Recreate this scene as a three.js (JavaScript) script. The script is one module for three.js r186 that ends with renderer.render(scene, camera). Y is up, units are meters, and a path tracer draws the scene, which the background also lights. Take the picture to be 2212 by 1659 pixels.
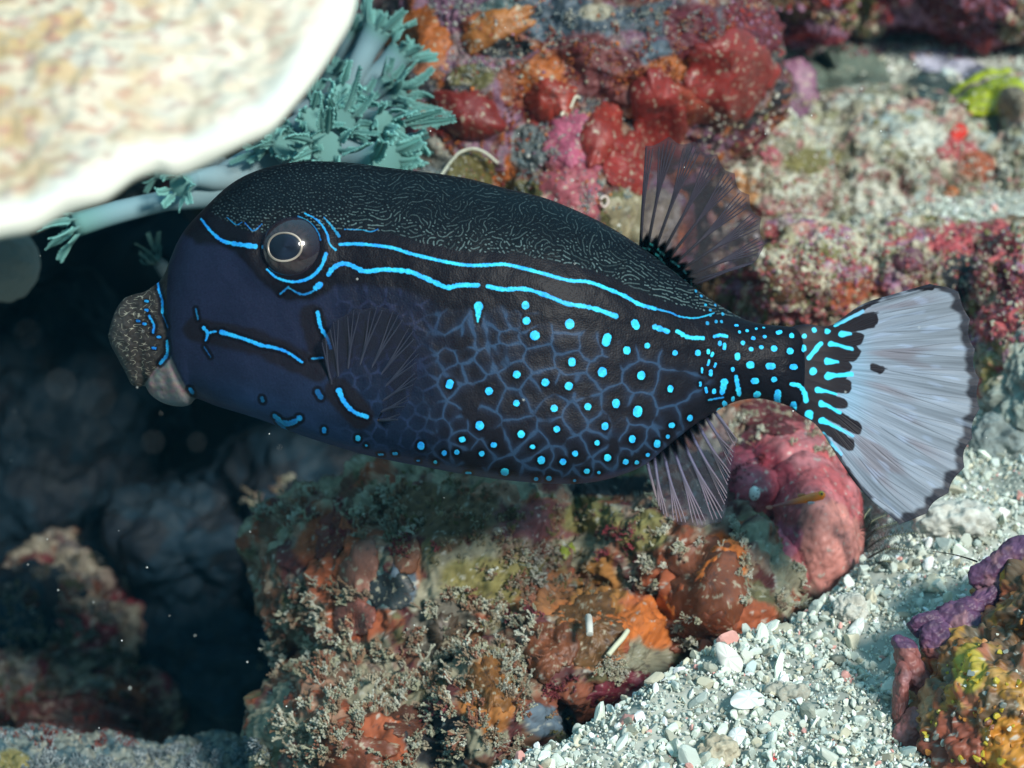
import * as THREE from 'three';
import { mergeGeometries } from 'three/addons/utils/BufferGeometryUtils.js';

// ------------------------------------------------------------------ camera, sky, sun, exposure
const scene = new THREE.Scene();
const camera = new THREE.PerspectiveCamera(16.22, 1024 / 768, 0.02, 40);
const PITCH = 20 * Math.PI / 180, DF = 0.5;                       // the fish swims half a metre from the lens
const Rv = new THREE.Vector3(1, 0, 0), Uv = new THREE.Vector3(0, Math.cos(PITCH), -Math.sin(PITCH)), Fv = new THREE.Vector3(0, -Math.sin(PITCH), -Math.cos(PITCH));
const eye = Fv.clone().multiplyScalar(-DF);
camera.position.copy(eye); camera.up.set(0, 1, 0); camera.lookAt(0, 0, 0);
camera.focus = 0.487; camera.userData.fStop = 25;
scene.add(camera);

const SKYW = 128, SKYH = 64, skyData = new Float32Array(SKYW * SKYH * 4);
for (let j = 0; j < SKYH; j++) for (let i = 0; i < SKYW; i++) {    // blue water light: bright overhead, dim below
  const up = Math.sin(((j + 0.5) / SKYH - 0.5) * Math.PI), k = (j * SKYW + i) * 4;
  const t = Math.max(0, up), s = 0.16 + 0.84 * Math.pow(t, 0.8);
  skyData[k] = 0.26 * s; skyData[k + 1] = 0.62 * s; skyData[k + 2] = 0.82 * s; skyData[k + 3] = 1;
}
const sky = new THREE.DataTexture(skyData, SKYW, SKYH, THREE.RGBAFormat, THREE.FloatType);
sky.mapping = THREE.EquirectangularReflectionMapping; sky.magFilter = THREE.LinearFilter; sky.needsUpdate = true;
scene.background = sky; scene.environment = sky;

const sun = new THREE.DirectionalLight(new THREE.Color(1.0, 0.975, 0.90), 3.8);
const sunDir = new THREE.Vector3().addScaledVector(Rv, 0.44).addScaledVector(Uv, 0.30).addScaledVector(Fv, -0.83).normalize();
sun.position.copy(sunDir).multiplyScalar(2); sun.target.position.set(0, 0, 0);
sun.castShadow = true; sun.shadow.mapSize.set(2048, 2048); sun.shadow.radius = 20;
Object.assign(sun.shadow.camera, { left: -0.5, right: 0.5, top: 0.5, bottom: -0.5, near: 0.5, far: 4 });
scene.add(sun, sun.target);

const renderer = new THREE.WebGLRenderer({ antialias: true });
renderer.setSize(1024, 768);
renderer.toneMapping = THREE.LinearToneMapping;
renderer.toneMappingExposure = 1.2;
renderer.shadowMap.enabled = true;

scene.fog = new THREE.FogExp2(new THREE.Color(0.10, 0.55, 0.80), 0.02);   // the water's own blue haze

// ------------------------------------------------------------------ helpers
let seed = 7;
const rnd = () => { seed = (seed + 0x6D2B79F5) | 0; let t = Math.imul(seed ^ (seed >>> 15), 1 | seed); t = (t + Math.imul(t ^ (t >>> 7), 61 | t)) ^ t; return ((t ^ (t >>> 14)) >>> 0) / 4294967296; };
const rr = (a, b) => a + (b - a) * rnd();
const clamp = (x, a = 0, b = 1) => x < a ? a : x > b ? b : x;
const sstep = (a, b, x) => { const t = clamp((x - a) / (b - a)); return t * t * (3 - 2 * t); };
const mix = (a, b, t) => a + (b - a) * t;
const mix3 = (a, b, t) => [mix(a[0], b[0], t), mix(a[1], b[1], t), mix(a[2], b[2], t)];
const PERM = new Uint8Array(512); { const p = [...Array(256).keys()]; for (let i = 255; i > 0; i--) { const j = Math.floor(rnd() * (i + 1)); [p[i], p[j]] = [p[j], p[i]]; } for (let i = 0; i < 512; i++) PERM[i] = p[i & 255]; }
const GX = [1, -1, 1, -1, 1, -1, 1, -1, 0, 0, 0, 0, 1, -1, 0, 0], GY = [1, 1, -1, -1, 0, 0, 0, 0, 1, -1, 1, -1, 1, 1, -1, -1], GZ = [0, 0, 0, 0, 1, 1, -1, -1, 1, 1, -1, -1, 0, 0, 1, -1];
function noise(x, y, z) {
  const xi = Math.floor(x), yi = Math.floor(y), zi = Math.floor(z); x -= xi; y -= yi; z -= zi;
  const X = xi & 255, Y = yi & 255, Z = zi & 255;
  const u = x * x * x * (x * (x * 6 - 15) + 10), v = y * y * y * (y * (y * 6 - 15) + 10), w = z * z * z * (z * (z * 6 - 15) + 10);
  const A = PERM[X] + Y, AA = PERM[A] + Z, AB = PERM[A + 1] + Z, B = PERM[X + 1] + Y, BA = PERM[B] + Z, BB = PERM[B + 1] + Z;
  const g = (h, a, b, c) => { h &= 15; return GX[h] * a + GY[h] * b + GZ[h] * c; };
  const l = (t, a, b) => a + t * (b - a);
  return l(w, l(v, l(u, g(PERM[AA], x, y, z), g(PERM[BA], x - 1, y, z)), l(u, g(PERM[AB], x, y - 1, z), g(PERM[BB], x - 1, y - 1, z))),
    l(v, l(u, g(PERM[AA + 1], x, y, z - 1), g(PERM[BA + 1], x - 1, y, z - 1)), l(u, g(PERM[AB + 1], x, y - 1, z - 1), g(PERM[BB + 1], x - 1, y - 1, z - 1))));
}
function fbm(x, y, z, o = 4) { let s = 0, a = 0.5; for (let i = 0; i < o; i++) { s += a * noise(x, y, z); x = x * 2.03 + 3.1; y = y * 2.03 + 7.7; z = z * 2.03 + 1.3; a *= 0.5; } return s; }

const K = 0.19 / 2212;                                            // metres per unit of the layout drawing (2212 x 1659) at the fish
const at = (px, py, d, out = new THREE.Vector3()) => out.copy(eye).addScaledVector(Fv, d).addScaledVector(Rv, (px - 1106) * K * d / DF).addScaledVector(Uv, (829.5 - py) * K * d / DF);
function seen(p) { const x = p.x - eye.x, y = p.y - eye.y, z = p.z - eye.z, d = x * Fv.x + y * Fv.y + z * Fv.z; return [1106 + (x * Rv.x + y * Rv.y + z * Rv.z) * DF / (d * K), 829.5 - (x * Uv.x + y * Uv.y + z * Uv.z) * DF / (d * K), d]; }

const used = {};
const numbered = (n) => { used[n] = (used[n] ?? -1) + 1; return used[n] ? n + '_' + String(used[n]).padStart(3, '0') : n; };
function tag(o, label, category, group, kind) { if (label) o.userData.label = label; if (category) o.userData.category = category; if (group) o.userData.group = group; if (kind) o.userData.kind = kind; return o; }
function thing(name, label, category, pos, group) { const g = new THREE.Group(); g.name = numbered(name); g.position.copy(pos); scene.add(g); return tag(g, label, category, group); }
function mesh(name, geo, mat, parent) {                            // geometry given in world coordinates, moved to its parent's base
  const m = new THREE.Mesh(geo, mat); m.name = parent ? name : numbered(name); m.castShadow = m.receiveShadow = true;
  if (parent) { let b = new THREE.Vector3(); for (let q = parent; q && q !== scene; q = q.parent) b.add(q.position); geo.translate(-b.x, -b.y, -b.z); parent.add(m); } else scene.add(m);
  return m;
}
function loose(name, geo, mat, label, category, group) {           // a thing that is one mesh, its origin at its own middle
  geo.computeBoundingSphere(); const c = geo.boundingSphere.center.clone(); geo.translate(-c.x, -c.y, -c.z);
  const m = new THREE.Mesh(geo, mat); m.name = numbered(name); m.position.copy(c); m.castShadow = m.receiveShadow = true; scene.add(m); return tag(m, label, category, group);
}
function geom(pos, idx, col, uv) {
  const g = new THREE.BufferGeometry(); g.setAttribute('position', new THREE.BufferAttribute(pos instanceof Float32Array ? pos : new Float32Array(pos), 3));
  if (col) g.setAttribute('color', new THREE.BufferAttribute(col instanceof Float32Array ? col : new Float32Array(col), 3));
  if (uv) g.setAttribute('uv', new THREE.BufferAttribute(uv instanceof Float32Array ? uv : new Float32Array(uv), 2));
  g.setIndex(new THREE.BufferAttribute(idx instanceof Uint32Array ? idx : new Uint32Array(idx), 1)); g.computeVertexNormals(); return g;
}
const std = (o) => new THREE.MeshStandardMaterial({ vertexColors: true, roughness: 0.85, ...o });
const phys = (o) => new THREE.MeshPhysicalMaterial({ vertexColors: true, roughness: 0.6, ...o });

// colours (linear albedo)
const C = {
  orange: [0.46, 0.125, 0.022], rust: [0.30, 0.075, 0.028], redalga: [0.27, 0.022, 0.016], maroon: [0.15, 0.018, 0.03], pink: [0.46, 0.105, 0.15], rose: [0.42, 0.085, 0.085], mauve: [0.27, 0.13, 0.20],
  beige: [0.44, 0.40, 0.29], sand: [0.52, 0.51, 0.43], olive: [0.17, 0.15, 0.05], brown: [0.13, 0.08, 0.04], teal: [0.10, 0.17, 0.17], grey: [0.20, 0.23, 0.23], dark: [0.018, 0.02, 0.024], white: [0.78, 0.76, 0.66],
  yellow: [0.55, 0.52, 0.04], purple: [0.13, 0.05, 0.14], slate: [0.10, 0.14, 0.18],
};

// a rounded mass with layered relief: the middle and radii in layout units, depths in metres; colour from colf(point, normal, relief)
const CUBE = [[[1, 0, 0], [0, 1, 0], [0, 0, 1]], [[-1, 0, 0], [0, 0, 1], [0, 1, 0]], [[0, 1, 0], [0, 0, 1], [1, 0, 0]], [[0, -1, 0], [1, 0, 0], [0, 0, 1]], [[0, 0, 1], [1, 0, 0], [0, 1, 0]], [[0, 0, -1], [0, 1, 0], [1, 0, 0]]];
function lump({ x, y, d, rx, ry, rz, n = 40, rot = 0, sq = 0, amp = [0.004, 0.0015, 0.0008, 0.0004], f = [60, 160, 420, 1000], off = 0, col, ridge = 0 }) {
  const c = at(x, y, d), sx = rx * K * d / DF, sy = ry * K * d / DF, cr = Math.cos(rot), sr = Math.sin(rot);
  const pos = [], idx = [], colr = [], map = new Map(), P = new THREE.Vector3(), N = new THREE.Vector3();
  const put = (a, b, e) => {
    const key = Math.round(a * 4096) + ',' + Math.round(b * 4096) + ',' + Math.round(e * 4096); let i = map.get(key); if (i !== undefined) return i;
    const la = Math.hypot(a, b, e); a /= la; b /= la; e /= la;
    if (sq) { const m = Math.pow(Math.pow(Math.abs(a), 2 + sq) + Math.pow(Math.abs(b), 2 + sq) + Math.pow(Math.abs(e), 2 + sq), -1 / (2 + sq)); a *= m; b *= m; e *= m; }
    const X = a * sx, Y = b * sy, x1 = X * cr - Y * sr, y1 = X * sr + Y * cr, na = a / sx, nb = b / sy, nx = na * cr - nb * sr, ny = na * sr + nb * cr;
    N.set(0, 0, 0).addScaledVector(Rv, nx).addScaledVector(Uv, ny).addScaledVector(Fv, -e / rz).normalize();
    P.copy(c).addScaledVector(Rv, x1).addScaledVector(Uv, y1).addScaledVector(Fv, -e * rz);
    let h = 0, rel = 0;
    for (let k = 0; k < amp.length; k++) { let v = fbm(P.x * f[k] + off, P.y * f[k], P.z * f[k] + k * 5, 2) * 2; if (ridge && k < 3) v = mix(v, 0.6 - 2 * Math.abs(v), ridge); h += v * amp[k]; if (k > 0) rel += v * amp[k]; }
    P.addScaledVector(N, h);
    i = pos.length / 3; pos.push(P.x, P.y, P.z); map.set(key, i);
    const q = col(P, N, rel); colr.push(q[0], q[1], q[2]); return i;
  };
  for (const [n0, u0, v0] of CUBE) for (let i = 0; i < n; i++) for (let j = 0; j < n; j++) {
    const pt = (ii, jj) => { const s = Math.tan((ii / n * 2 - 1) * Math.PI / 4), t = Math.tan((jj / n * 2 - 1) * Math.PI / 4); return put(n0[0] + s * u0[0] + t * v0[0], n0[1] + s * u0[1] + t * v0[1], n0[2] + s * u0[2] + t * v0[2]); };
    const a = pt(i, j), b = pt(i + 1, j), e = pt(i + 1, j + 1), g = pt(i, j + 1); idx.push(a, b, e, a, e, g);
  }
  return geom(pos, idx, colr);
}
// depth of the rocks as met along a line of sight, kept on a grid: used to seat what grows on them
const ZW = 1106, ZH = 830, zbuf = new Float32Array(ZW * ZH).fill(9);
function seat(geo) {
  const p = geo.attributes.position, ix = geo.index.array, s = new Float32Array(p.count * 3), v = new THREE.Vector3();
  for (let i = 0; i < p.count; i++) { const q = seen(v.fromBufferAttribute(p, i)); s[i * 3] = q[0] / 2; s[i * 3 + 1] = q[1] / 2; s[i * 3 + 2] = q[2]; }
  for (let t = 0; t < ix.length; t += 3) {
    const a = ix[t] * 3, b = ix[t + 1] * 3, c = ix[t + 2] * 3, x0 = s[a], y0 = s[a + 1], x1 = s[b], y1 = s[b + 1], x2 = s[c], y2 = s[c + 1];
    const den = (x1 - x0) * (y2 - y0) - (x2 - x0) * (y1 - y0); if (Math.abs(den) < 1e-9 || Math.min(s[a + 2], s[b + 2], s[c + 2]) < 0.2) continue;
    const xa = Math.max(0, Math.ceil(Math.min(x0, x1, x2))), xb = Math.min(ZW - 1, Math.floor(Math.max(x0, x1, x2))), ya = Math.max(0, Math.ceil(Math.min(y0, y1, y2))), yb = Math.min(ZH - 1, Math.floor(Math.max(y0, y1, y2)));
    for (let y = ya; y <= yb; y++) for (let x = xa; x <= xb; x++) {
      const l1 = ((x - x0) * (y2 - y0) - (x2 - x0) * (y - y0)) / den, l2 = ((x1 - x0) * (y - y0) - (x - x0) * (y1 - y0)) / den;
      if (l1 < -0.001 || l2 < -0.001 || l1 + l2 > 1.001) continue;
      const d = s[a + 2] + l1 * (s[b + 2] - s[a + 2]) + l2 * (s[c + 2] - s[a + 2]), k = y * ZW + x; if (d < zbuf[k]) zbuf[k] = d;
    }
  }
  return geo;
}
const zat = (px, py) => zbuf[clamp(Math.round(py / 2), 0, ZH - 1) * ZW + clamp(Math.round(px / 2), 0, ZW - 1)];
function zsmooth(px, py, r = 10) { let s = 0, n = 0; for (let i = -2; i <= 2; i++) for (let j = -2; j <= 2; j++) { const z = zat(px + i * r / 2, py + j * r / 2); if (z < 8) { s += z; n++; } } return n ? s / n : 0.6; }
function normalAt(px, py, r = 8) {
  const a = at(px - r, py, zsmooth(px - r, py, r)), b = at(px + r, py, zsmooth(px + r, py, r)), c = at(px, py + r, zsmooth(px, py + r, r)), e = at(px, py - r, zsmooth(px, py - r, r));
  const n = b.sub(a).cross(e.sub(c)).normalize(); return n.dot(Fv) > 0 ? n.negate() : n;
}
// an encrusting layer lying on the rock: outline wobbles, the edge dips into the rock, the middle stands proud
function crust({ x, y, rx, ry, rot = 0, th = 0.0016, wob = 0.28, k2 = 0.5, n = 26, off = 0, col, rough = 0.0004, rf = 260, lobe = 0 }) {
  const pos = [], idx = [], colr = [], cr = Math.cos(rot), sr = Math.sin(rot), M = n * 4, P = new THREE.Vector3(), b = at(x, y, zsmooth(x, y, 20));
  const one = (i, j) => {
    const q = i / n, a = j / M * Math.PI * 2, w = 1 + wob * (fbm(Math.cos(a) * 1.3 + off, Math.sin(a) * 1.3, off * 3.1, 3) * 2.2 + fbm(Math.cos(a) * 4 + off, Math.sin(a) * 4, off * 1.7, 2)) + lobe * Math.sin(a * 5 + off), X = Math.cos(a) * rx * q * w, Y = Math.sin(a) * ry * q * w, px = x + X * cr - Y * sr, py = y + X * sr + Y * cr;
    let d = zsmooth(px, py, 12); const d0 = zsmooth(x, y, 24); d = clamp(d, d0 - 0.018, d0 + 0.018);
    at(px, py, d, P); const e = th * (Math.pow(1 - Math.pow(q, 3.2), 0.55) * 1.15 - 0.15 - 0.8 * Math.max(0, q - 0.96) / 0.04) + rough * fbm(P.x * rf, P.y * rf, P.z * rf + off, 4) * 2 * (1 - q * q * q);
    P.addScaledVector(Fv, -e * k2); pos.push(P.x, P.y, P.z); const c = col(P, q, e); colr.push(c[0], c[1], c[2]);
  };
  one(0, 0); for (let i = 1; i <= n; i++) for (let j = 0; j < M; j++) one(i, j);
  for (let j = 0; j < M; j++) { idx.push(0, 1 + j, 1 + (j + 1) % M); for (let i = 1; i < n; i++) { const p = 1 + (i - 1) * M + j, q = 1 + (i - 1) * M + (j + 1) % M; idx.push(p, p + M, q + M, p, q + M, q); } }
  const top = pos.length / 3;                                     // the underside, a little way into the rock
  for (let j = 0; j < M; j++) { const k = (1 + (n - 1) * M + j) * 3; P.set(pos[k], pos[k + 1], pos[k + 2]).addScaledVector(Fv, th + 0.002).lerp(b, 0.05); pos.push(P.x, P.y, P.z); colr.push(colr[k], colr[k + 1], colr[k + 2]); }
  for (let j = 0; j < M; j++) { const p = 1 + (n - 1) * M + j, q = 1 + (n - 1) * M + (j + 1) % M; idx.push(p, top + j, top + (j + 1) % M, p, top + (j + 1) % M, q); }
  b.addScaledVector(Fv, th + 0.002); pos.push(b.x, b.y, b.z); colr.push(0.05, 0.05, 0.05); const last = pos.length / 3 - 1;
  for (let j = 0; j < M; j++) idx.push(top + j, last, top + (j + 1) % M);
  const g = geom(pos, idx, colr); return g;
}
// tube along points with a radius at each point
function tube(pts, rad, { seg = 24, side = 8, col = [1, 1, 1], colf, flat = 1 } = {}) {
  const cv = new THREE.CatmullRomCurve3(pts), P = new THREE.Vector3(), T = new THREE.Vector3(), pos = [], idx = [], colr = [];
  let nrm = null;
  for (let i = 0; i <= seg; i++) {
    const t = i / seg; cv.getPoint(t, P); cv.getTangent(t, T);
    if (!nrm) { nrm = new THREE.Vector3(0.31, 0.52, 0.79); } nrm.addScaledVector(T, -nrm.dot(T)).normalize();
    const bi = T.clone().cross(nrm), k = t * (rad.length - 1), k0 = Math.min(rad.length - 2, Math.floor(k)), r = rad.length > 1 ? mix(rad[k0], rad[k0 + 1], k - k0) : rad[0];
    for (let j = 0; j < side; j++) {
      const a = j / side * Math.PI * 2; pos.push(P.x + r * (Math.cos(a) * nrm.x + flat * Math.sin(a) * bi.x), P.y + r * (Math.cos(a) * nrm.y + flat * Math.sin(a) * bi.y), P.z + r * (Math.cos(a) * nrm.z + flat * Math.sin(a) * bi.z));
      const c = colf ? colf(t, a) : col; colr.push(c[0], c[1], c[2]);
    }
    if (i) for (let j = 0; j < side; j++) { const a = (i - 1) * side + j, b = (i - 1) * side + (j + 1) % side; idx.push(a, b, b + side, a, b + side, a + side); }
  }
  for (const [e, o] of [[0, 0], [1, seg * side]]) { cv.getPoint(e, P); const m = pos.length / 3; pos.push(P.x, P.y, P.z); const c = colf ? colf(e, 0) : col; colr.push(c[0], c[1], c[2]); for (let j = 0; j < side; j++) e ? idx.push(m, o + j, o + (j + 1) % side) : idx.push(m, o + (j + 1) % side, o + j); }
  return geom(pos, idx, colr);
}
function ball(p, r, col, { n = 2, s = [1, 1, 1], q, jit = 0, off = 0 } = {}) {
  const g = new THREE.IcosahedronGeometry(1, n), a = g.attributes.position, v = new THREE.Vector3(), c = new Float32Array(a.count * 3);
  for (let i = 0; i < a.count; i++) { v.fromBufferAttribute(a, i); const h = 1 + jit * noise(v.x * 1.7 + off, v.y * 1.7, v.z * 1.7 + off * 2); v.multiplyScalar(h * r).multiply(new THREE.Vector3(...s)); if (q) v.applyQuaternion(q); v.add(p); a.setXYZ(i, v.x, v.y, v.z); const k = Array.isArray(col) ? col : col(v, h); c[i * 3] = k[0]; c[i * 3 + 1] = k[1]; c[i * 3 + 2] = k[2]; }
  g.setAttribute('color', new THREE.BufferAttribute(c, 3)); g.deleteAttribute('uv'); if (n > 0) { const m = weld(g); return m; } g.computeVertexNormals(); return g;
}
function weld(g) {                                                 // shared vertices, smooth normals
  const p = g.attributes.position, cl = g.attributes.color, map = new Map(), pos = [], col = [], idx = [];
  for (let i = 0; i < p.count; i++) { const k = p.getX(i).toFixed(7) + p.getY(i).toFixed(7) + p.getZ(i).toFixed(7); let j = map.get(k); if (j === undefined) { j = pos.length / 3; map.set(k, j); pos.push(p.getX(i), p.getY(i), p.getZ(i)); col.push(cl.getX(i), cl.getY(i), cl.getZ(i)); } idx.push(j); }
  return geom(pos, idx, col);
}
const plain = (g) => { const h = g.index ? g.toNonIndexed() : g; h.deleteAttribute('uv'); return h; };
const join = (list) => mergeGeometries(list.map(plain));

// a cover of small instances on given spots
function scatter(name, geo, mat, list, parent, kind = 'stuff') {
  const im = new THREE.InstancedMesh(geo, mat, list.length), M = new THREE.Matrix4(), Z = new THREE.Vector3(), c = new THREE.Color(), b = new THREE.Vector3(); for (let q = parent; q && q !== scene; q = q.parent) b.add(q.position);
  list.forEach((o, i) => { Z.copy(o.p).sub(b); M.compose(Z, o.q, o.s); im.setMatrixAt(i, M); im.setColorAt(i, c.setRGB(...o.c)); });
  im.name = parent ? name : numbered(name); im.castShadow = im.receiveShadow = true; im.userData.kind = kind; (parent || scene).add(im); return im;
}
const YUP = new THREE.Vector3(0, 1, 0);
const spin = (n) => new THREE.Quaternion().setFromUnitVectors(YUP, n).multiply(new THREE.Quaternion().setFromAxisAngle(YUP, rnd() * 6.283));
const tumble = () => new THREE.Quaternion(rr(-1, 1), rr(-1, 1), rr(-1, 1), rr(-1, 1)).normalize();
// splats: [x, y, r, colour] in layout units, laid over a base colour with ragged edges
function painter(base, splats, soft = 0.22) {
  return (P, N, rel) => {
    let c = base(P, N, rel); const s = seen(P), w = fbm(P.x * 70, P.y * 70, P.z * 70, 5) * 1.1;
    for (const [x, y, r, k, ry] of splats) { const dx = (s[0] - x) / r, dy = (s[1] - y) / (ry || r), q = Math.sqrt(dx * dx + dy * dy) + w; if (q < 1) { const t = sstep(1, 1 - soft, q); c = mix3(c, k, t); } }
    const g = 1 + 0.8 * fbm(P.x * 420, P.y * 420, P.z * 420, 4), fl = fbm(P.x * 620 + 9, P.y * 620, P.z * 620, 3); c = mix3(c, [0.44, 0.44, 0.38], 0.7 * sstep(0.24, 0.34, fl)); c = mix3(c, [0.03, 0.022, 0.025], 0.6 * sstep(-0.22, -0.34, fl)); return [c[0] * g, c[1] * g, c[2] * g];
  };
}
// mottled base of several colours
const mottle = (list, f = 90, o = 0, dust = 0.25) => (P, N, rel) => {
  let c = list[0];
  for (let i = 1; i < list.length; i++) { const v = fbm(P.x * f + i * 11.3 + o, P.y * f + i * 3.7, P.z * f - i * 5.1, 4); c = mix3(c, list[i], sstep(0.06, 0.13, v)); }
  if (dust) { const v = fbm(P.x * 210 + o, P.y * 210 + 9, P.z * 210, 4) + 0.18 * N.y; c = mix3(c, C.beige, dust * sstep(0.10, 0.2, v)); }
  return c;
};
// ------------------------------------------------------------------ the setting
const GX0 = -0.0575, gslope = 0.161;
function ground(x, z) {
  let h = GX0 + gslope * (0.0424 - z);
  h -= 0.22 * sstep(-0.012, -0.075, x + 0.02 * noise(z * 30, 4, 1)) * sstep(0.10, -0.02, z);   // the sand falls away under the ledge
  const e = (x * 0.045 + (z - 0.0424) * 0.053) / 0.0696; h -= 0.075 * sstep(0.004, -0.05, e) * sstep(0.090, 0.055, x);          // and round the foot of the low rock
  h += 0.011 * fbm(x * 14, 3.3, z * 14, 3) + 0.005 * fbm(x * 60 + 5, 1.2, z * 60, 3);
  return h;
}
{
  const xs = [], zs = [];
  for (let i = 0; i <= 60; i++) xs.push(-3 + 2.8 * i / 60); for (let i = 1; i <= 330; i++) xs.push(-0.2 + 0.5 * i / 330); for (let i = 1; i <= 60; i++) xs.push(0.3 + 2.7 * i / 60);
  for (let i = 0; i <= 40; i++) zs.push(0.6 - 0.45 * i / 40); for (let i = 1; i <= 360; i++) zs.push(0.15 - 0.6 * i / 360); for (let i = 1; i <= 60; i++) zs.push(-0.45 - 3.5 * i / 60);
  const pos = [], col = [], idx = [], W = xs.length;
  for (const z of zs) for (const x of xs) {
    const near = x > -0.2 && x < 0.3 && z > -0.45 && z < 0.15, y = ground(x, z) + (near ? 0.0012 * fbm(x * 500, 1, z * 500, 3) : 0); pos.push(x, y, z);
    const v = fbm(x * 120, 2, z * 120, 4), g = 0.8 + 0.5 * fbm(x * 900, 6, z * 900, 3); let c = mix3([0.50, 0.52, 0.46], [0.34, 0.36, 0.31], sstep(-0.05, 0.2, v)); col.push(c[0] * g, c[1] * g, c[2] * g);
  }
  for (let j = 0; j < zs.length - 1; j++) for (let i = 0; i < W - 1; i++) { const a = j * W + i; idx.push(a, a + 1, a + W + 1, a, a + W + 1, a + W); }
  const g = geom(pos, idx, col); seat(g); tag(mesh('sand_floor', g, std({ roughness: 0.95 })), 'pale coral sand and rubble sloping up behind the fish', null, null, 'structure');
}
const rockMat = std({ roughness: 0.8 }), wetMat = std({ roughness: 0.62 });

// the ledge and the hollow under it
{
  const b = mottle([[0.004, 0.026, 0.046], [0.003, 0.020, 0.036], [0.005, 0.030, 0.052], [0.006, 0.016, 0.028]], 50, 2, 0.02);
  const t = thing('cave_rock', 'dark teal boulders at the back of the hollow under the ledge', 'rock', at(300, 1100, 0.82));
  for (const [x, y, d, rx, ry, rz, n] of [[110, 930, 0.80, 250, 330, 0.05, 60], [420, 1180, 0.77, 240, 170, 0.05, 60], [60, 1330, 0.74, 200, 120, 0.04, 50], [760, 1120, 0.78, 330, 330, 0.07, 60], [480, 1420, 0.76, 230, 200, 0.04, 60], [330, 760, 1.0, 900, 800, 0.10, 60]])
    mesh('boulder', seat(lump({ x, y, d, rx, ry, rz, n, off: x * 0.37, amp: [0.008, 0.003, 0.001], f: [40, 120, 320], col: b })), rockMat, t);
}
{
  const b = mottle([[0.03, 0.03, 0.04], [0.05, 0.012, 0.02], [0.04, 0.03, 0.02], [0.06, 0.07, 0.075]], 60, 5, 0.1), t = thing('ledge_rock', 'dark overhanging rock ledge behind the plate coral and the soft coral', 'rock', at(500, 100, 0.7));
  for (const [x, y, d, rx, ry, rz, n, rot] of [[150, 60, 0.72, 900, 330, 0.11, 80], [640, 250, 0.665, 330, 210, 0.05, 70], [60, 270, 0.63, 640, 165, 0.05, 90, -0.2], [-700, 500, 0.72, 420, 1300, 0.16, 50], [-100, -500, 0.72, 1600, 450, 0.20, 50]])
    mesh('rock_mass', seat(lump({ x, y, d, rx, ry, rz, n, rot: -(rot || 0), off: x * 0.11, amp: [0.010, 0.004, 0.0015, 0.0006], f: [30, 90, 260, 700], col: b })), rockMat, t);
}
// the red wall of rock above the fish's back
const wallBase = mottle([[0.16, 0.045, 0.035], C.rust, C.maroon, C.orange, [0.05, 0.05, 0.06], C.mauve], 85, 1, 0.35);
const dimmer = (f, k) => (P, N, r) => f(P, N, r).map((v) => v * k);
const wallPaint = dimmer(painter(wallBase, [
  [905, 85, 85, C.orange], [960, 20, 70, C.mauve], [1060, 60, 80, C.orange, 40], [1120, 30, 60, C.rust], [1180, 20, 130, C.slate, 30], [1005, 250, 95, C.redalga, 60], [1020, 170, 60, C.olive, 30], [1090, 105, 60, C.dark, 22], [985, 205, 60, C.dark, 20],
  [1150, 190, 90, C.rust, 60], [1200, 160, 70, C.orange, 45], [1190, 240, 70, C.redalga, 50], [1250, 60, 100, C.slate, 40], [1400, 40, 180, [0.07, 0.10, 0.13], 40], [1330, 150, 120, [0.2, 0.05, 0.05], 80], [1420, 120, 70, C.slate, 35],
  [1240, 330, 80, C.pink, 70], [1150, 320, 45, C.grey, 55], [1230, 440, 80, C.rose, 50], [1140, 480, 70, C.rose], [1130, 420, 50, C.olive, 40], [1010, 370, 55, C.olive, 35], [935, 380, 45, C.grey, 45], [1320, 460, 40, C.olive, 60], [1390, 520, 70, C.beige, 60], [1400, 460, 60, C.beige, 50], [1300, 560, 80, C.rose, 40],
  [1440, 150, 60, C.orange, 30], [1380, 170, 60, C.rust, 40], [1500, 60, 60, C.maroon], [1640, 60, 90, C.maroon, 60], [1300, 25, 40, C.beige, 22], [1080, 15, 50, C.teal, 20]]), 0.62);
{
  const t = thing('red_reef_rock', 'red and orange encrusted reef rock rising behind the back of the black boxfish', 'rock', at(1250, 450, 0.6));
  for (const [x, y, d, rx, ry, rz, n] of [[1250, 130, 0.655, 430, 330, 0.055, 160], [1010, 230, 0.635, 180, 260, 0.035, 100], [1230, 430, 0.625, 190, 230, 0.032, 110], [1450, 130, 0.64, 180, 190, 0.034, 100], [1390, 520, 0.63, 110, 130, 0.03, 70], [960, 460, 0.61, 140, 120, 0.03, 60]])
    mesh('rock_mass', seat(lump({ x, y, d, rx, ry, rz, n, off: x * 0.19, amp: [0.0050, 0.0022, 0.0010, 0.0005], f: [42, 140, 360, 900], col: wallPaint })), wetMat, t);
}
// the maroon overhang across the top
{
  const p = painter(mottle([C.maroon, [0.07, 0.012, 0.02], C.redalga, C.mauve], 80, 8, 0.12), [[1830, 45, 70, C.mauve, 35], [1860, 25, 45, C.olive], [1880, 70, 40, C.beige, 25], [2140, 15, 40, C.mauve], [2195, 60, 40, C.beige, 40], [1700, 20, 80, C.brown, 30], [1960, 95, 70, C.brown, 25]]);
  const t = thing('maroon_overhang_rock', 'dark maroon overhanging rock along the top above the rubble slope', 'rock', at(1950, 0, 0.68));
  for (const [x, y, d, rx, ry, rz, n] of [[1900, -75, 0.79, 420, 165, 0.05, 120], [2130, -10, 0.77, 190, 125, 0.04, 80], [1690, -20, 0.73, 170, 105, 0.035, 70]])
    mesh('rock_mass', seat(lump({ x, y, d, rx, ry, rz, n, off: x * 0.23, amp: [0.005, 0.0026, 0.0010, 0.0005], f: [45, 150, 380, 950], col: p })), wetMat, t);
}
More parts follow.
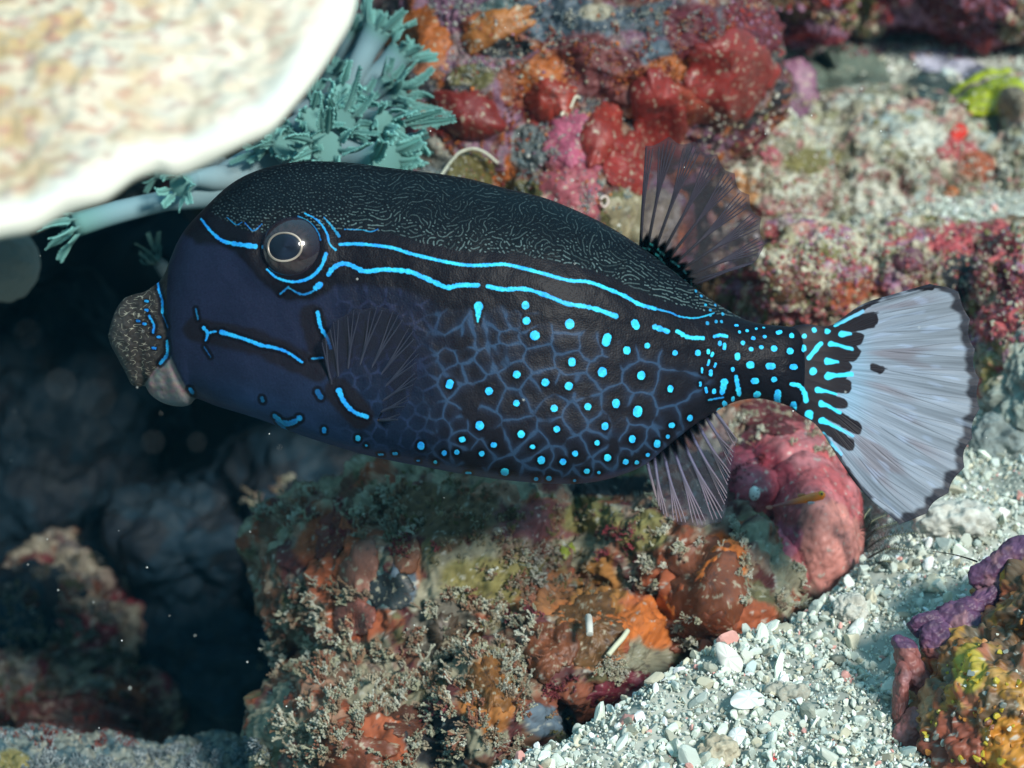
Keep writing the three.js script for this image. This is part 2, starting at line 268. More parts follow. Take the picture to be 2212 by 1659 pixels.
// behind the dorsal fin and the tail
const slopePaint = painter(mottle([[0.36, 0.36, 0.27], [0.42, 0.40, 0.29], [0.20, 0.20, 0.10], [0.26, 0.31, 0.29], [0.46, 0.46, 0.38], [0.14, 0.13, 0.08], [0.30, 0.15, 0.13]], 120, 4, 0.4), [
  [1600, 250, 60, C.beige, 30], [1560, 270, 35, C.brown, 15], [1610, 318, 36, C.rose, 22], [1660, 335, 28, C.rose, 22], [1570, 430, 60, [0.40, 0.2, 0.08], 80], [1750, 350, 60, C.olive, 30], [2055, 320, 50, C.rose, 30], [2110, 360, 40, C.rust, 30], [1690, 480, 80, [0.30, 0.17, 0.16], 50], [1640, 480, 40, C.rose, 25], [1700, 500, 45, C.olive, 40], [2000, 300, 45, C.sand], [1900, 420, 60, C.sand, 40]]);
{
  const t = thing('rubble_mound', 'mound of pale crusted rubble behind the dorsal fin', 'rubble mound', at(1850, 500, 0.7));
  for (const [x, y, d, rx, ry, rz, n] of [[1900, 470, 0.745, 460, 265, 0.06, 150], [1600, 420, 0.69, 190, 210, 0.035, 90], [1960, 290, 0.74, 190, 90, 0.03, 70], [2190, 400, 0.735, 220, 220, 0.05, 90]])
    mesh('rock_mass', seat(lump({ x, y, d, rx, ry, rz, n, off: x * 0.3, amp: [0.0055, 0.0042, 0.0022, 0.0007], f: [45, 150, 400, 950], ridge: 0.3, col: slopePaint })), rockMat, t);
}
const crustPaint = painter(mottle([C.mauve, C.rose, [0.28, 0.07, 0.07], C.beige, C.olive, C.brown], 110, 9, 0.5), [[1690, 610, 70, [0.22, 0.12, 0.06], 45], [1640, 600, 45, C.rose, 30], [1960, 560, 38, [0.25, 0.05, 0.09], 30], [2050, 520, 70, C.rose, 40], [2150, 520, 60, C.rose, 50], [2070, 610, 35, C.dark, 60], [2150, 690, 60, C.rose, 50], [2220, 930, 150, [0.27, 0.31, 0.27], 190], [1840, 640, 60, C.rust, 40], [1880, 520, 40, C.beige, 50], [1760, 600, 50, C.beige, 40], [2190, 620, 50, C.maroon], [1900, 680, 60, C.beige, 30]]);
{
  const t = thing('pink_crusted_rock', 'low rock crusted pink and red between the rubble mound and the tail fin', 'rock', at(1950, 750, 0.64));
  for (const [x, y, d, rx, ry, rz, n] of [[1990, 640, 0.655, 280, 160, 0.035, 130], [1710, 610, 0.645, 190, 130, 0.03, 90], [2180, 640, 0.635, 130, 160, 0.03, 70], [2215, 860, 0.598, 135, 230, 0.03, 90]])
    mesh('rock_mass', seat(lump({ x, y, d, rx, ry, rz, n, off: x * 0.41, amp: [0.004, 0.0034, 0.0018, 0.0006], f: [50, 160, 400, 1000], ridge: 0.3, col: crustPaint })), rockMat, t);
}
// the low rock under the fish
const lowPaint = painter(mottle([[0.12, 0.055, 0.03], [0.09, 0.055, 0.03], [0.10, 0.09, 0.04], [0.22, 0.055, 0.022], [0.09, 0.022, 0.022], [0.20, 0.19, 0.13]], 80, 3, 0.3), [
  [720, 1200, 75, C.rust, 110], [780, 1300, 70, C.rust, 80], [880, 1210, 40, [0.30, 0.12, 0.06], 60], [820, 1275, 60, C.teal, 45], [870, 1240, 30, C.slate, 60], [960, 1120, 130, C.brown, 60], [1100, 1250, 120, C.olive, 60], [1180, 1290, 70, [0.26, 0.11, 0.04], 60], [1240, 1380, 110, [0.36, 0.12, 0.03], 75], [1330, 1330, 80, C.orange, 60], [1300, 1270, 60, [0.30, 0.13, 0.03], 70],
  [1480, 1260, 130, C.rust, 110], [1560, 1350, 110, C.rust, 70], [1420, 1330, 50, C.orange, 60], [1560, 1220, 60, C.orange, 70], [960, 1370, 70, [0.10, 0.09, 0.07], 60], [1060, 1500, 70, [0.34, 0.13, 0.03], 110], [1250, 1520, 110, [0.20, 0.06, 0.03], 60], [1180, 1560, 60, C.slate, 40], [840, 1590, 80, C.rust, 60], [960, 1600, 70, C.dark, 60], [760, 1640, 80, C.rust, 50], [1180, 1120, 110, [0.14, 0.05, 0.05], 40], [1290, 1110, 80, C.olive, 40], [1400, 1150, 60, C.olive, 50], [1310, 1050, 140, C.dark, 22], [1660, 1020, 60, C.maroon, 40]]);
const lowRock = thing('encrusted_rock', 'low brown and orange encrusted rock on the sand under the belly of the boxfish', 'rock', at(1150, 1450, 0.55));
for (const [x, y, d, rx, ry, rz, n] of [[1010, 1290, 0.60, 400, 370, 0.062, 160], [1450, 1190, 0.595, 300, 260, 0.055, 140], [830, 1600, 0.56, 270, 240, 0.045, 120], [1260, 1400, 0.565, 250, 170, 0.045, 110], [1560, 1280, 0.567, 190, 170, 0.036, 100], [700, 1230, 0.595, 130, 190, 0.035, 80], [1060, 1540, 0.545, 150, 180, 0.035, 90], [1600, 980, 0.605, 190, 130, 0.03, 80]])
  mesh('rock_mass', seat(lump({ x, y, d, rx, ry, rz, n, off: x * 0.17, amp: [0.0055, 0.0028, 0.0012, 0.0005], f: [48, 140, 380, 950], col: lowPaint })), rockMat, lowRock);
// dim rocks in the lower left corner
const dimPaint = dimmer(painter(mottle([[0.085, 0.045, 0.042], [0.10, 0.09, 0.085], [0.10, 0.035, 0.02], [0.12, 0.015, 0.022], [0.20, 0.17, 0.13]], 90, 6, 0.25), [[150, 1345, 40, C.rose, 28], [160, 1560, 190, [0.09, 0.02, 0.014], 75], [290, 1500, 50, [0.16, 0.04, 0.015], 25]]), 1.7);
const dimRock = thing('shaded_rock', 'dim crusted boulder in the shade of the hollow beside the low encrusted rock', 'rock', at(150, 1550, 0.71));
for (const [x, y, d, rx, ry, rz, n] of [[150, 1390, 0.755, 200, 230, 0.045, 110], [20, 1480, 0.73, 170, 170, 0.04, 80], [250, 1540, 0.725, 130, 110, 0.03, 70]])
  mesh('rock_mass', seat(lump({ x, y, d, rx, ry, rz, n, off: x * 0.51, amp: [0.006, 0.004, 0.002, 0.0008], f: [50, 140, 360, 950], ridge: 0.2, col: dimPaint })), rockMat, dimRock);
const stripPaint = painter(mottle([[0.05, 0.10, 0.12], [0.07, 0.12, 0.13], [0.035, 0.065, 0.075], [0.17, 0.19, 0.17]], 100, 12, 0.25), [[30, 1640, 50, C.olive, 40]]);
const stripRock = thing('blue_grey_rock', 'blue grey sediment covered rock lying below the shaded boulder', 'rock', at(180, 1700, 0.55));
for (const [x, y, d, rx, ry, rz, n, rot] of [[160, 1700, 0.575, 330, 105, 0.035, 120, -0.16], [460, 1690, 0.575, 190, 80, 0.03, 80, 0]])
  mesh('rock_mass', seat(lump({ x, y, d, rx, ry, rz, n, rot, off: x * 0.7, amp: [0.003, 0.0022, 0.0016, 0.0008], f: [60, 160, 380, 950], ridge: 0.2, col: stripPaint })), rockMat, stripRock);
// ------------------------------------------------------------------ the boxfish
// fish space: x along the body, y down, z towards its flank in view; units of the layout drawing
const fp = (x, y, z, out = new THREE.Vector3()) => at(x, y, DF, out).addScaledVector(Fv, -z * K);
function curve1(pts) {                                             // smooth single-valued curve through [x, y]
  const n = pts.length, m = [];
  for (let i = 0; i < n; i++) { const a = pts[Math.max(0, i - 1)], b = pts[Math.min(n - 1, i + 1)]; m.push((b[1] - a[1]) / (b[0] - a[0])); }
  return (x) => { let i = 0; if (x <= pts[0][0]) return pts[0][1]; if (x >= pts[n - 1][0]) return pts[n - 1][1]; while (pts[i + 1][0] < x) i++; const h = pts[i + 1][0] - pts[i][0], t = (x - pts[i][0]) / h, t2 = t * t, t3 = t2 * t; return pts[i][1] * (2 * t3 - 3 * t2 + 1) + pts[i + 1][1] * (3 * t2 - 2 * t3) + h * (m[i] * (t3 - 2 * t2 + t) + m[i + 1] * (t3 - t2)); };
}
const topY = curve1([[235, 722], [240, 700], [252, 668], [268, 646], [290, 636], [313, 630], [335, 616], [350, 602], [360, 586], [372, 556], [388, 520], [405, 493], [440, 455], [500, 400], [560, 370], [640, 352], [740, 352], [850, 365], [1000, 385], [1100, 410], [1180, 430], [1280, 472], [1340, 505], [1400, 545], [1450, 583], [1500, 622], [1560, 663], [1610, 690], [1650, 700], [1690, 704], [1715, 707], [1732, 713], [1742, 728], [1748, 750]]);
const botY = curve1([[235, 730], [240, 746], [250, 764], [262, 786], [274, 808], [285, 830], [300, 836], [314, 834], [326, 852], [352, 870], [385, 878], [408, 875], [422, 862], [440, 866], [470, 878], [540, 899], [590, 916], [640, 936], [700, 956], [780, 980], [850, 996], [930, 1011], [1000, 1024], [1100, 1038], [1200, 1045], [1270, 1043], [1330, 1030], [1390, 1005], [1440, 965], [1490, 925], [1540, 892], [1590, 867], [1640, 861], [1690, 872], [1712, 880], [1730, 882], [1742, 870], [1748, 850]]);
const halfW = curve1([[235, 10], [250, 32], [280, 52], [320, 68], [350, 80], [366, 92], [385, 118], [420, 148], [480, 178], [560, 205], [700, 226], [900, 234], [1100, 228], [1250, 205], [1400, 150], [1500, 108], [1600, 72], [1690, 46], [1720, 30], [1738, 15], [1748, 4]]);
const SEC = curve1([[0, 0], [0.14, 0.012], [0.26, 0.075], [0.36, 0.19], [0.44, 0.30], [0.55, 0.46], [0.66, 0.66], [0.77, 0.85], [0.86, 0.955], [0.94, 0.992], [1, 1]]);      // t -> height fraction
const SEZ = curve1([[0, 0], [0.14, 0.34], [0.26, 0.64], [0.36, 0.86], [0.44, 0.965], [0.55, 1.0], [0.66, 0.995], [0.77, 0.95], [0.86, 0.72], [0.94, 0.36], [1, 0]]);
const boxy = (x) => sstep(360, 560, x) * (1 - sstep(1380, 1640, x));
const secF = (t, x) => mix(0.5 - 0.5 * Math.cos(Math.PI * t), SEC(t), boxy(x)), secZ = (t, x) => mix(Math.pow(Math.sin(Math.PI * t), 0.8), SEZ(t), boxy(x));
function invF(f, x) { let a = 0, b = 1; for (let i = 0; i < 22; i++) { const m = (a + b) / 2; secF(m, x) < f ? a = m : b = m; } return (a + b) / 2; }
const X0 = 235, X1 = 1748;
const flankZ = (x, y) => { x = clamp(x, X0, X1); const f = clamp((y - topY(x)) / (botY(x) - topY(x))); return halfW(x) * secZ(invF(f, x), x); };
const trace = (x, y) => { const s = 1 - flankZ(x, y) * K / DF; return [1106 + (x - 1106) * s, 829.5 + (y - 829.5) * s]; };   // a mark seen at (x, y), on the flank

// --- pattern of the skin, laid out on the unrolled body: u along it, v from the back's ridge to the belly's
const TW = 2048, TH = 1024, cy = new Float32Array(TW * TH), halo = new Float32Array(TW * TH), pale = new Float32Array(TW * TH);
let wobble = 1.1;
function dab(buf, x0, y0, x1, y1, r0, r1, soft, gain = 1, raw = false) {   // a stroke with round ends
  if (!raw) { const s = 1 - flankZ(x0, y0) * K / DF; [x0, y0] = trace(x0, y0);[x1, y1] = trace(x1, y1); r0 *= s; r1 *= s; }
  const R = Math.max(r0, r1) + soft, ia = Math.max(0, Math.floor((Math.min(x0, x1) - R - X0) / (X1 - X0) * TW)), ib = Math.min(TW - 1, Math.ceil((Math.max(x0, x1) + R - X0) / (X1 - X0) * TW));
  const dx = x1 - x0, dy = y1 - y0, L = dx * dx + dy * dy || 1e-9;
  for (let i = ia; i <= ib; i++) {
    const x = X0 + (i + 0.5) / TW * (X1 - X0), yt = topY(x), yb = botY(x), ja = Math.max(0, Math.floor(invF(clamp((Math.min(y0, y1) - R - yt) / (yb - yt)), x) * TH) - 1), jb = Math.min(TH - 1, Math.ceil(invF(clamp((Math.max(y0, y1) + R - yt) / (yb - yt)), x) * TH) + 1);
    for (let j = ja; j <= jb; j++) {
      const y = yt + secF((j + 0.5) / TH, x) * (yb - yt), t = clamp(((x - x0) * dx + (y - y0) * dy) / L), r = mix(r0, r1, t), q = Math.hypot(x - x0 - t * dx, y - y0 - t * dy) + wobble * noise(x / 4.5, y / 4.5, 40), v = gain * (1 - sstep(r - soft * 0.5, r + soft * 0.5, q)), k = j * TW + i;
      if (v > buf[k]) buf[k] = v;
    }
  }
}
const Z1 = (p) => [p[0] * 0.3564, p[1] * 0.3564], Z4 = (p) => [p[0] * 0.3564, 536 + p[1] * 0.3564], Z5 = (p) => [709.5 + p[0] * 0.3564, 536 + p[1] * 0.3564], Z6 = (p) => [1423.7 + p[0] * 0.3564, 536 + p[1] * 0.3564];
function line(pts, w, T = (p) => p, g = 1, soft = 3.2, hal = 7) {
  const q = pts.map(T), cv = new THREE.CatmullRomCurve3(q.map((p) => new THREE.Vector3(p[0], p[1], 0)), false, 'centripetal'), n = Math.max(4, pts.length * 7); let a = cv.getPoint(0);
  for (let i = 1; i <= n; i++) { const b = cv.getPoint(i / n), wv = (t) => (Array.isArray(w) ? mix(w[0], w[1], t) : w) * 0.88 * (1 + 0.55 * noise(q[0][0] + t * pts.length * 3, q[0][1], 2)); dab(cy, a.x, a.y, b.x, b.y, wv((i - 1) / n), wv(i / n), soft, g); if (hal) dab(halo, a.x, a.y, b.x, b.y, wv(i / n) + hal, wv(i / n) + hal, 5); a = b; }
}
const centres = [];
function spot(T, x, y, rx, ry = rx, tilt = 0, cell = true) {
  const p = T([x, y]), e = 0.3564, a = Math.max(rx, ry) * e * 0.9, b = Math.min(rx, ry) * e * 0.9, ang = rx > ry ? tilt : tilt + Math.PI / 2, l = a - b;
  dab(cy, p[0] - Math.cos(ang) * l, p[1] - Math.sin(ang) * l, p[0] + Math.cos(ang) * l, p[1] + Math.sin(ang) * l, b, b, 2.0);
  dab(halo, p[0] - Math.cos(ang) * l, p[1] - Math.sin(ang) * l, p[0] + Math.cos(ang) * l, p[1] + Math.sin(ang) * l, b + 6, b + 6, 5);
  if (cell) centres.push(trace(p[0], p[1]));
}
// spots of the flank
[[1194, 346, 24, 28], [1200, 440, 26], [1251, 529, 32], [1462, 460, 30, 34], [1686, 556, 28, 45, 0.3], [1808, 620, 25, 27], [1932, 591, 19], [1860, 463, 25, 36, -0.5], [2100, 635, 18], [1476, 690, 24, 30], [1660, 752, 30, 33], [1896, 772, 26, 30], [2072, 853, 20, 24], [1141, 766, 25], [1315, 814, 26], [1457, 836, 27], [735, 825, 24, 32, 0.3], [973, 866, 26], [1139, 940, 22], [1368, 971, 24]].forEach((s) => spot(Z5, ...s));
[[1572, 961, 24], [1743, 942, 25, 30], [1874, 990, 30, 38, 0.2], [917, 1076, 28, 30], [1168, 1128, 25], [1384, 1098, 22], [1676, 1079, 23, 26], [1841, 1157, 21, 26], [811, 1160, 22, 18], [1002, 1193, 21, 17], [1237, 1204, 18, 14], [1629, 1180, 18], [561, 1198, 23, 28], [702, 1243, 17, 19], [778, 1237, 17], [929, 1246, 19], [1290, 1285, 25, 27], [1421, 1295, 22], [1495, 1245, 20], [1691, 1270, 24]].forEach((s) => spot(Z5, ...s));
[[1801, 1295, 20], [1868, 1299, 15], [1991, 1186, 22, 28], [2056, 1142, 14], [2080, 1074, 22, 18], [2190, 1030, 20, 22], [1934, 1253, 14], [1069, 1356, 28], [1335, 1395, 19], [1258, 1399, 15], [1565, 1352, 20, 17], [1638, 1360, 11], [1491, 1408, 11], [849, 1361, 22, 10], [649, 1297, 13], [546, 1287, 12, 6], [405, 1245, 18, 10], [180, 1152, 17, 20], [231, 1196, 9], [320, 1250, 20, 8]].forEach((s) => spot(Z5, ...s));
// spots round the tail stalk
[[235, 635, 20], [298, 628, 12, 18], [322, 645, 10, 18, 0.4], [300, 695, 8, 22, 0.3], [340, 710, 8, 18, 0.4], [313, 757, 13, 24], [368, 578, 12, 18], [396, 596, 12, 24], [447, 735, 12, 16], [475, 657, 18, 26], [508, 574, 15], [557, 612, 16, 14], [571, 546, 15, 12], [640, 536, 13, 10], [534, 500, 12, 9], [487, 508, 10], [588, 488, 10, 7], [634, 482, 10, 5], [468, 468, 14, 8]].forEach((s) => spot(Z6, ...s, ...(s.length < 4 ? [s[2]] : []), ...(s.length < 5 ? [0] : []), false));
[[620, 601, 15, 13, 0], [697, 608, 22, 20, 0], [727, 510, 22, 14, -0.3], [804, 530, 18, 17, 0], [794, 624, 24, 22, 0], [877, 534, 16, 14, 0], [939, 497, 16, 15, 0], [1020, 505, 17, 16, 0], [876, 606, 12, 26, 0.2], [553, 708, 28, 24, 0], [676, 715, 34, 22, 0], [815, 720, 28, 18, 0], [931, 745, 22, 24, 0], [580, 805, 28, 20, 0], [697, 796, 20, 18, 0], [594, 888, 26, 22, 0], [332, 868, 14, 18, 0], [908, 1015, 26, 34, 0], [447, 915, 12, 18, 0], [397, 945, 16, 24, -0.5], [365, 988, 26, 24, 0], [260, 740, 7, 20, 0], [250, 825, 8, 18, 0], [285, 860, 9, 22, -0.2]].forEach((s) => spot(Z6, ...s, false));
[[222, 262, 10, 6], [255, 290, 10, 7], [322, 300, 8, 6], [280, 345, 9, 7], [340, 345, 8, 8], [310, 375, 9, 7], [385, 400, 11, 9], [417, 370, 10, 8], [378, 445, 10, 8], [345, 445, 11, 7], [293, 455, 12, 8], [310, 405, 10, 7]].forEach((s) => { const p = Z6(s); dab(cy, p[0], p[1], p[0], p[1], s[2] * 0.33, s[2] * 0.33, 2, 0.55); });
line([[905, 665], [980, 580]], 5.2, Z6); line([[395, 815], [380, 880]], [8, 4], Z6); line([[467, 780], [485, 885]], [4.5, 5.5], Z6); line([[720, 875], [715, 930]], 7.5, Z6); line([[815, 945], [810, 980]], 7, Z6); line([[800, 825], [850, 835], [880, 880], [888, 925]], [4.5, 5.5], Z6); line([[300, 920], [390, 905]], 2, Z6, 0.7);
// the two long lines of the flank and their broken ends
line([[735, 528], [770, 527], [850, 536], [880, 546], [920, 556], [960, 565], [1010, 573], [1060, 572], [1090, 571], [1120, 577], [1170, 590], [1230, 606], [1270, 609], [1310, 623], [1350, 640], [1380, 657], [1415, 667]], [3.6, 4.2]);
line([[1415, 667], [1450, 676], [1465, 683], [1500, 687], [1525, 682], [1542, 676]], [2.4, 1.5], undefined, 0.6, 2, 4);
line([[0, 160], [30, 120], [90, 93], [150, 110], [215, 140], [330, 130], [430, 135], [500, 145], [560, 170], [640, 205], [720, 238], [790, 225], [905, 225]], [5, 5.4], Z5);
line([[965, 232], [1060, 250], [1190, 248], [1330, 290], [1440, 335], [1560, 355], [1640, 375], [1742, 413]], [4.6, 5], Z5);
line([[1980, 478], [2055, 505]], 5.5, Z5); line([[2115, 505], [2180, 540], [2268, 545]], 4.6, Z5); line([[335, 535], [370, 528], [410, 535]], 3.6, Z6); line([[910, 345], [905, 445]], [9.5, 2], Z5);
// round the eye, on the cheek, at the fin's root and on the lips
line([[1225, 1330], [1280, 1400], [1350, 1460], [1430, 1480], [1550, 1495]], [2.4, 5.6], Z1); line([[1620, 130], [1680, 180], [1780, 205], [1880, 180], [1950, 110], [1978, 35]], [2.2, 4], Z4);
line([[1810, 1312], [1880, 1350], [1930, 1410], [1945, 1455]], 1.6, Z1, 0.5, 2, 3); line([[1850, 1295], [1930, 1340], [1985, 1420], [2000, 1480], [2035, 1515]], [1.6, 3], Z1, 0.75, 2, 4); line([[1965, 1318], [2010, 1370], [2055, 1430]], [1.4, 3.4], Z1, 0.5, 2, 4);
line([[2090, 1390], [2200, 1395], [2250, 1405], [2290, 1390]], 1.5, Z1, 0.45, 2, 3); line([[1380, 1320], [1440, 1365], [1470, 1350]], 1.4, Z1, 0.4, 2, 3); line([[1490, 1355], [1540, 1400], [1590, 1360]], 1.6, Z1, 0.45, 2, 3);
line([[1700, 278], [1750, 235]], 2, Z4, 0.5); line([[1750, 240], [1830, 280], [1890, 265], [1925, 235]], [1.6, 3.6], Z4, 0.55); line([[1915, 240], [1940, 222]], 6, Z4);
line([[1925, 390], [1945, 480], [1985, 550], [2005, 608]], [4.6, 3.4], Z4); line([[1235, 482], [1260, 515], [1250, 560]], [4, 2.6], Z4); line([[1260, 515], [1312, 505]], [4, 2], Z4); line([[1345, 510], [1480, 550], [1590, 590], [1650, 600], [1740, 630], [1830, 690]], [4.4, 2.8], Z4);
line([[1190, 370], [1202, 430]], 2, Z4, 0.35); line([[1240, 600], [1280, 660]], 1.5, Z4, 0.25); line([[1890, 670], [1955, 665]], 2.2, Z4, 0.6); line([[2055, 865], [2085, 930], [2150, 995], [2225, 1022]], [6, 4.6], Z4); line([[1670, 1020], [1730, 1062], [1780, 1055], [1820, 1028]], 6.5, Z4, 0.8); line([[1690, 1050], [1740, 1105]], 6, Z4, 0.5);
spot(Z4, 1966, 1104, 15, 22, 0, false); line([[1590, 910], [1595, 925]], 4, Z4, 0.25); line([[1925, 870], [1945, 905]], 6, Z4, 0.28); line([[1150, 855], [1165, 875]], 4.5, Z4, 0.6);
line([[955, 200], [965, 260], [985, 320], [985, 390]], [2.6, 3.4], Z4); line([[985, 400], [1020, 480]], 1.6, Z4, 0.4); line([[1015, 565], [1015, 640], [970, 700]], [3.2, 3.6], Z4, 0.8); line([[905, 410], [935, 470], [930, 510]], 2.6, Z4, 0.8);
for (const [x, y] of [[965, 537], [935, 605], [890, 320], [890, 375], [878, 458], [838, 440]]) line([[x - 8, y], [x + 8, y + 3]], 2.8, Z4, 0.7, 2, 3);

const upperLine = curve1([[360, 430], [460, 470], [560, 520], [735, 516], [850, 524], [920, 544], [1010, 561], [1120, 566], [1170, 578], [1270, 598], [1350, 630], [1415, 658], [1490, 676], [1560, 690], [1640, 700], [1700, 702]]);
const lowerLine = curve1([[700, 600], [740, 590], [860, 588], [960, 628], [1040, 620], [1150, 640], [1330, 690], [1420, 712], [1500, 725], [1560, 735]]);
const faceTop = curve1([[360, 470], [400, 500], [440, 530], [490, 535], [540, 565], [585, 615], [640, 655], [700, 648], [745, 625], [850, 628], [930, 650], [960, 670], [1000, 700]]);
for (const [x, y] of [[930, 690], [960, 700], [985, 735], [1010, 735], [965, 775], [1005, 765], [1040, 730], [1065, 728], [1095, 730], [1085, 760], [1050, 775], [1020, 800], [985, 810], [1070, 770], [1085, 698], [1110, 690], [940, 740], [925, 780], [975, 900], [955, 920], [985, 915], [940, 890], [1000, 860], [905, 720], [880, 690], [850, 680], [870, 720], [905, 800], [1100, 760], [1165, 775], [1230, 740], [1275, 745], [1240, 900], [1260, 840], [1330, 920], [1150, 850]]) centres.push(trace(x, y));
for (let x = 735; x < 935; x += 31) for (let y = 650; y < 960; y += 29) centres.push([x + rr(-9, 9) + ((y / 29) & 1) * 15, y + rr(-8, 8)]);
const capD = (x, y, x0, y0, x1, y1) => { const dx = x1 - x0, dy = y1 - y0, t = clamp(((x - x0) * dx + (y - y0) * dy) / (dx * dx + dy * dy)); return Math.hypot(x - x0 - t * dx, y - y0 - t * dy); };
// short worm-like marks on the back: walks that follow a swirling field
{
  const fieldA = (x, y) => { const sl = (upperLine(x + 10) - upperLine(x - 10)) / 20, sw = sstep(700, 1000, x) * (1 - sstep(1200, 1450, x)); return Math.atan(sl) + (0.5 + 3.4 * sw) * noise(x / 62, y / 50, 1.5) + (0.5 + 1.0 * sw) * noise(x / 19, y / 17, 8); };
  const CS = 2.2, OW = 700, OH = 260, occ = new Int32Array(OW * OH), cell = (x, y) => Math.floor((y - 330) / CS) * OW + Math.floor((x - 380) / CS);
  const free = (x, y, id, R = 5.2) => { const k = Math.ceil(R / CS), cx = Math.floor((x - 380) / CS), cyy = Math.floor((y - 330) / CS); for (let i = -k; i <= k; i++) for (let j = -k; j <= k; j++) { const o = occ[(cyy + j) * OW + cx + i]; if (o && o !== id && Math.hypot(i, j) * CS < R) return false; } return true; };
  let id = 0;
  for (let n = 0; n < 16000; n++) {
    let px = rr(470, 1640), py = mix(topY(px) + 3, upperLine(px) - 9, rnd()); if (py > upperLine(px) - 9 || !free(px, py, 0, 6.2)) continue;
    id++; const head = sstep(880, 660, px), dist = upperLine(px) - py, g = (0.05 + 0.14 * rnd()) * (0.7 + 0.9 * sstep(90, 20, dist)) * (0.5 + 0.5 * sstep(480, 700, px)), r0 = 0.85 + 0.45 * sstep(80, 20, dist);
    const len = head > 0.5 ? (rnd() < 0.85 ? 1 : 3) : rnd() < 0.2 ? 1 : Math.floor(rr(4, 22)), s = rnd() < 0.5 ? 1 : -1;
    if (len === 1) { dab(pale, px, py, px + 1.5, py + 0.5, r0 * 1.15, r0 * 1.15, 1.5, g * 1.25, true); occ[cell(px, py)] = id; continue; }
    for (let k = 0; k < len; k++) { const a = fieldA(px, py), nx = px + s * Math.cos(a) * 2.6, ny = py + s * Math.sin(a) * 2.6; if (ny > upperLine(nx) - 7 || ny < topY(nx) + 2 || nx > 1640 || nx < 450 || !free(nx, ny, id, 5)) break; dab(pale, px, py, nx, ny, r0, r0, 1.5, g, true); occ[cell(px, py)] = id; px = nx; py = ny; }
  }
}
const skin = new Uint8Array(TW * TH * 4), skinRough = new Uint8Array(TW * TH * 4), toS = (v) => { v = clamp(v); return Math.round(255 * (v < 0.0031308 ? v * 12.92 : 1.055 * Math.pow(v, 1 / 2.4) - 0.055)); };
const CYAN = [0.03, 0.60, 0.98];
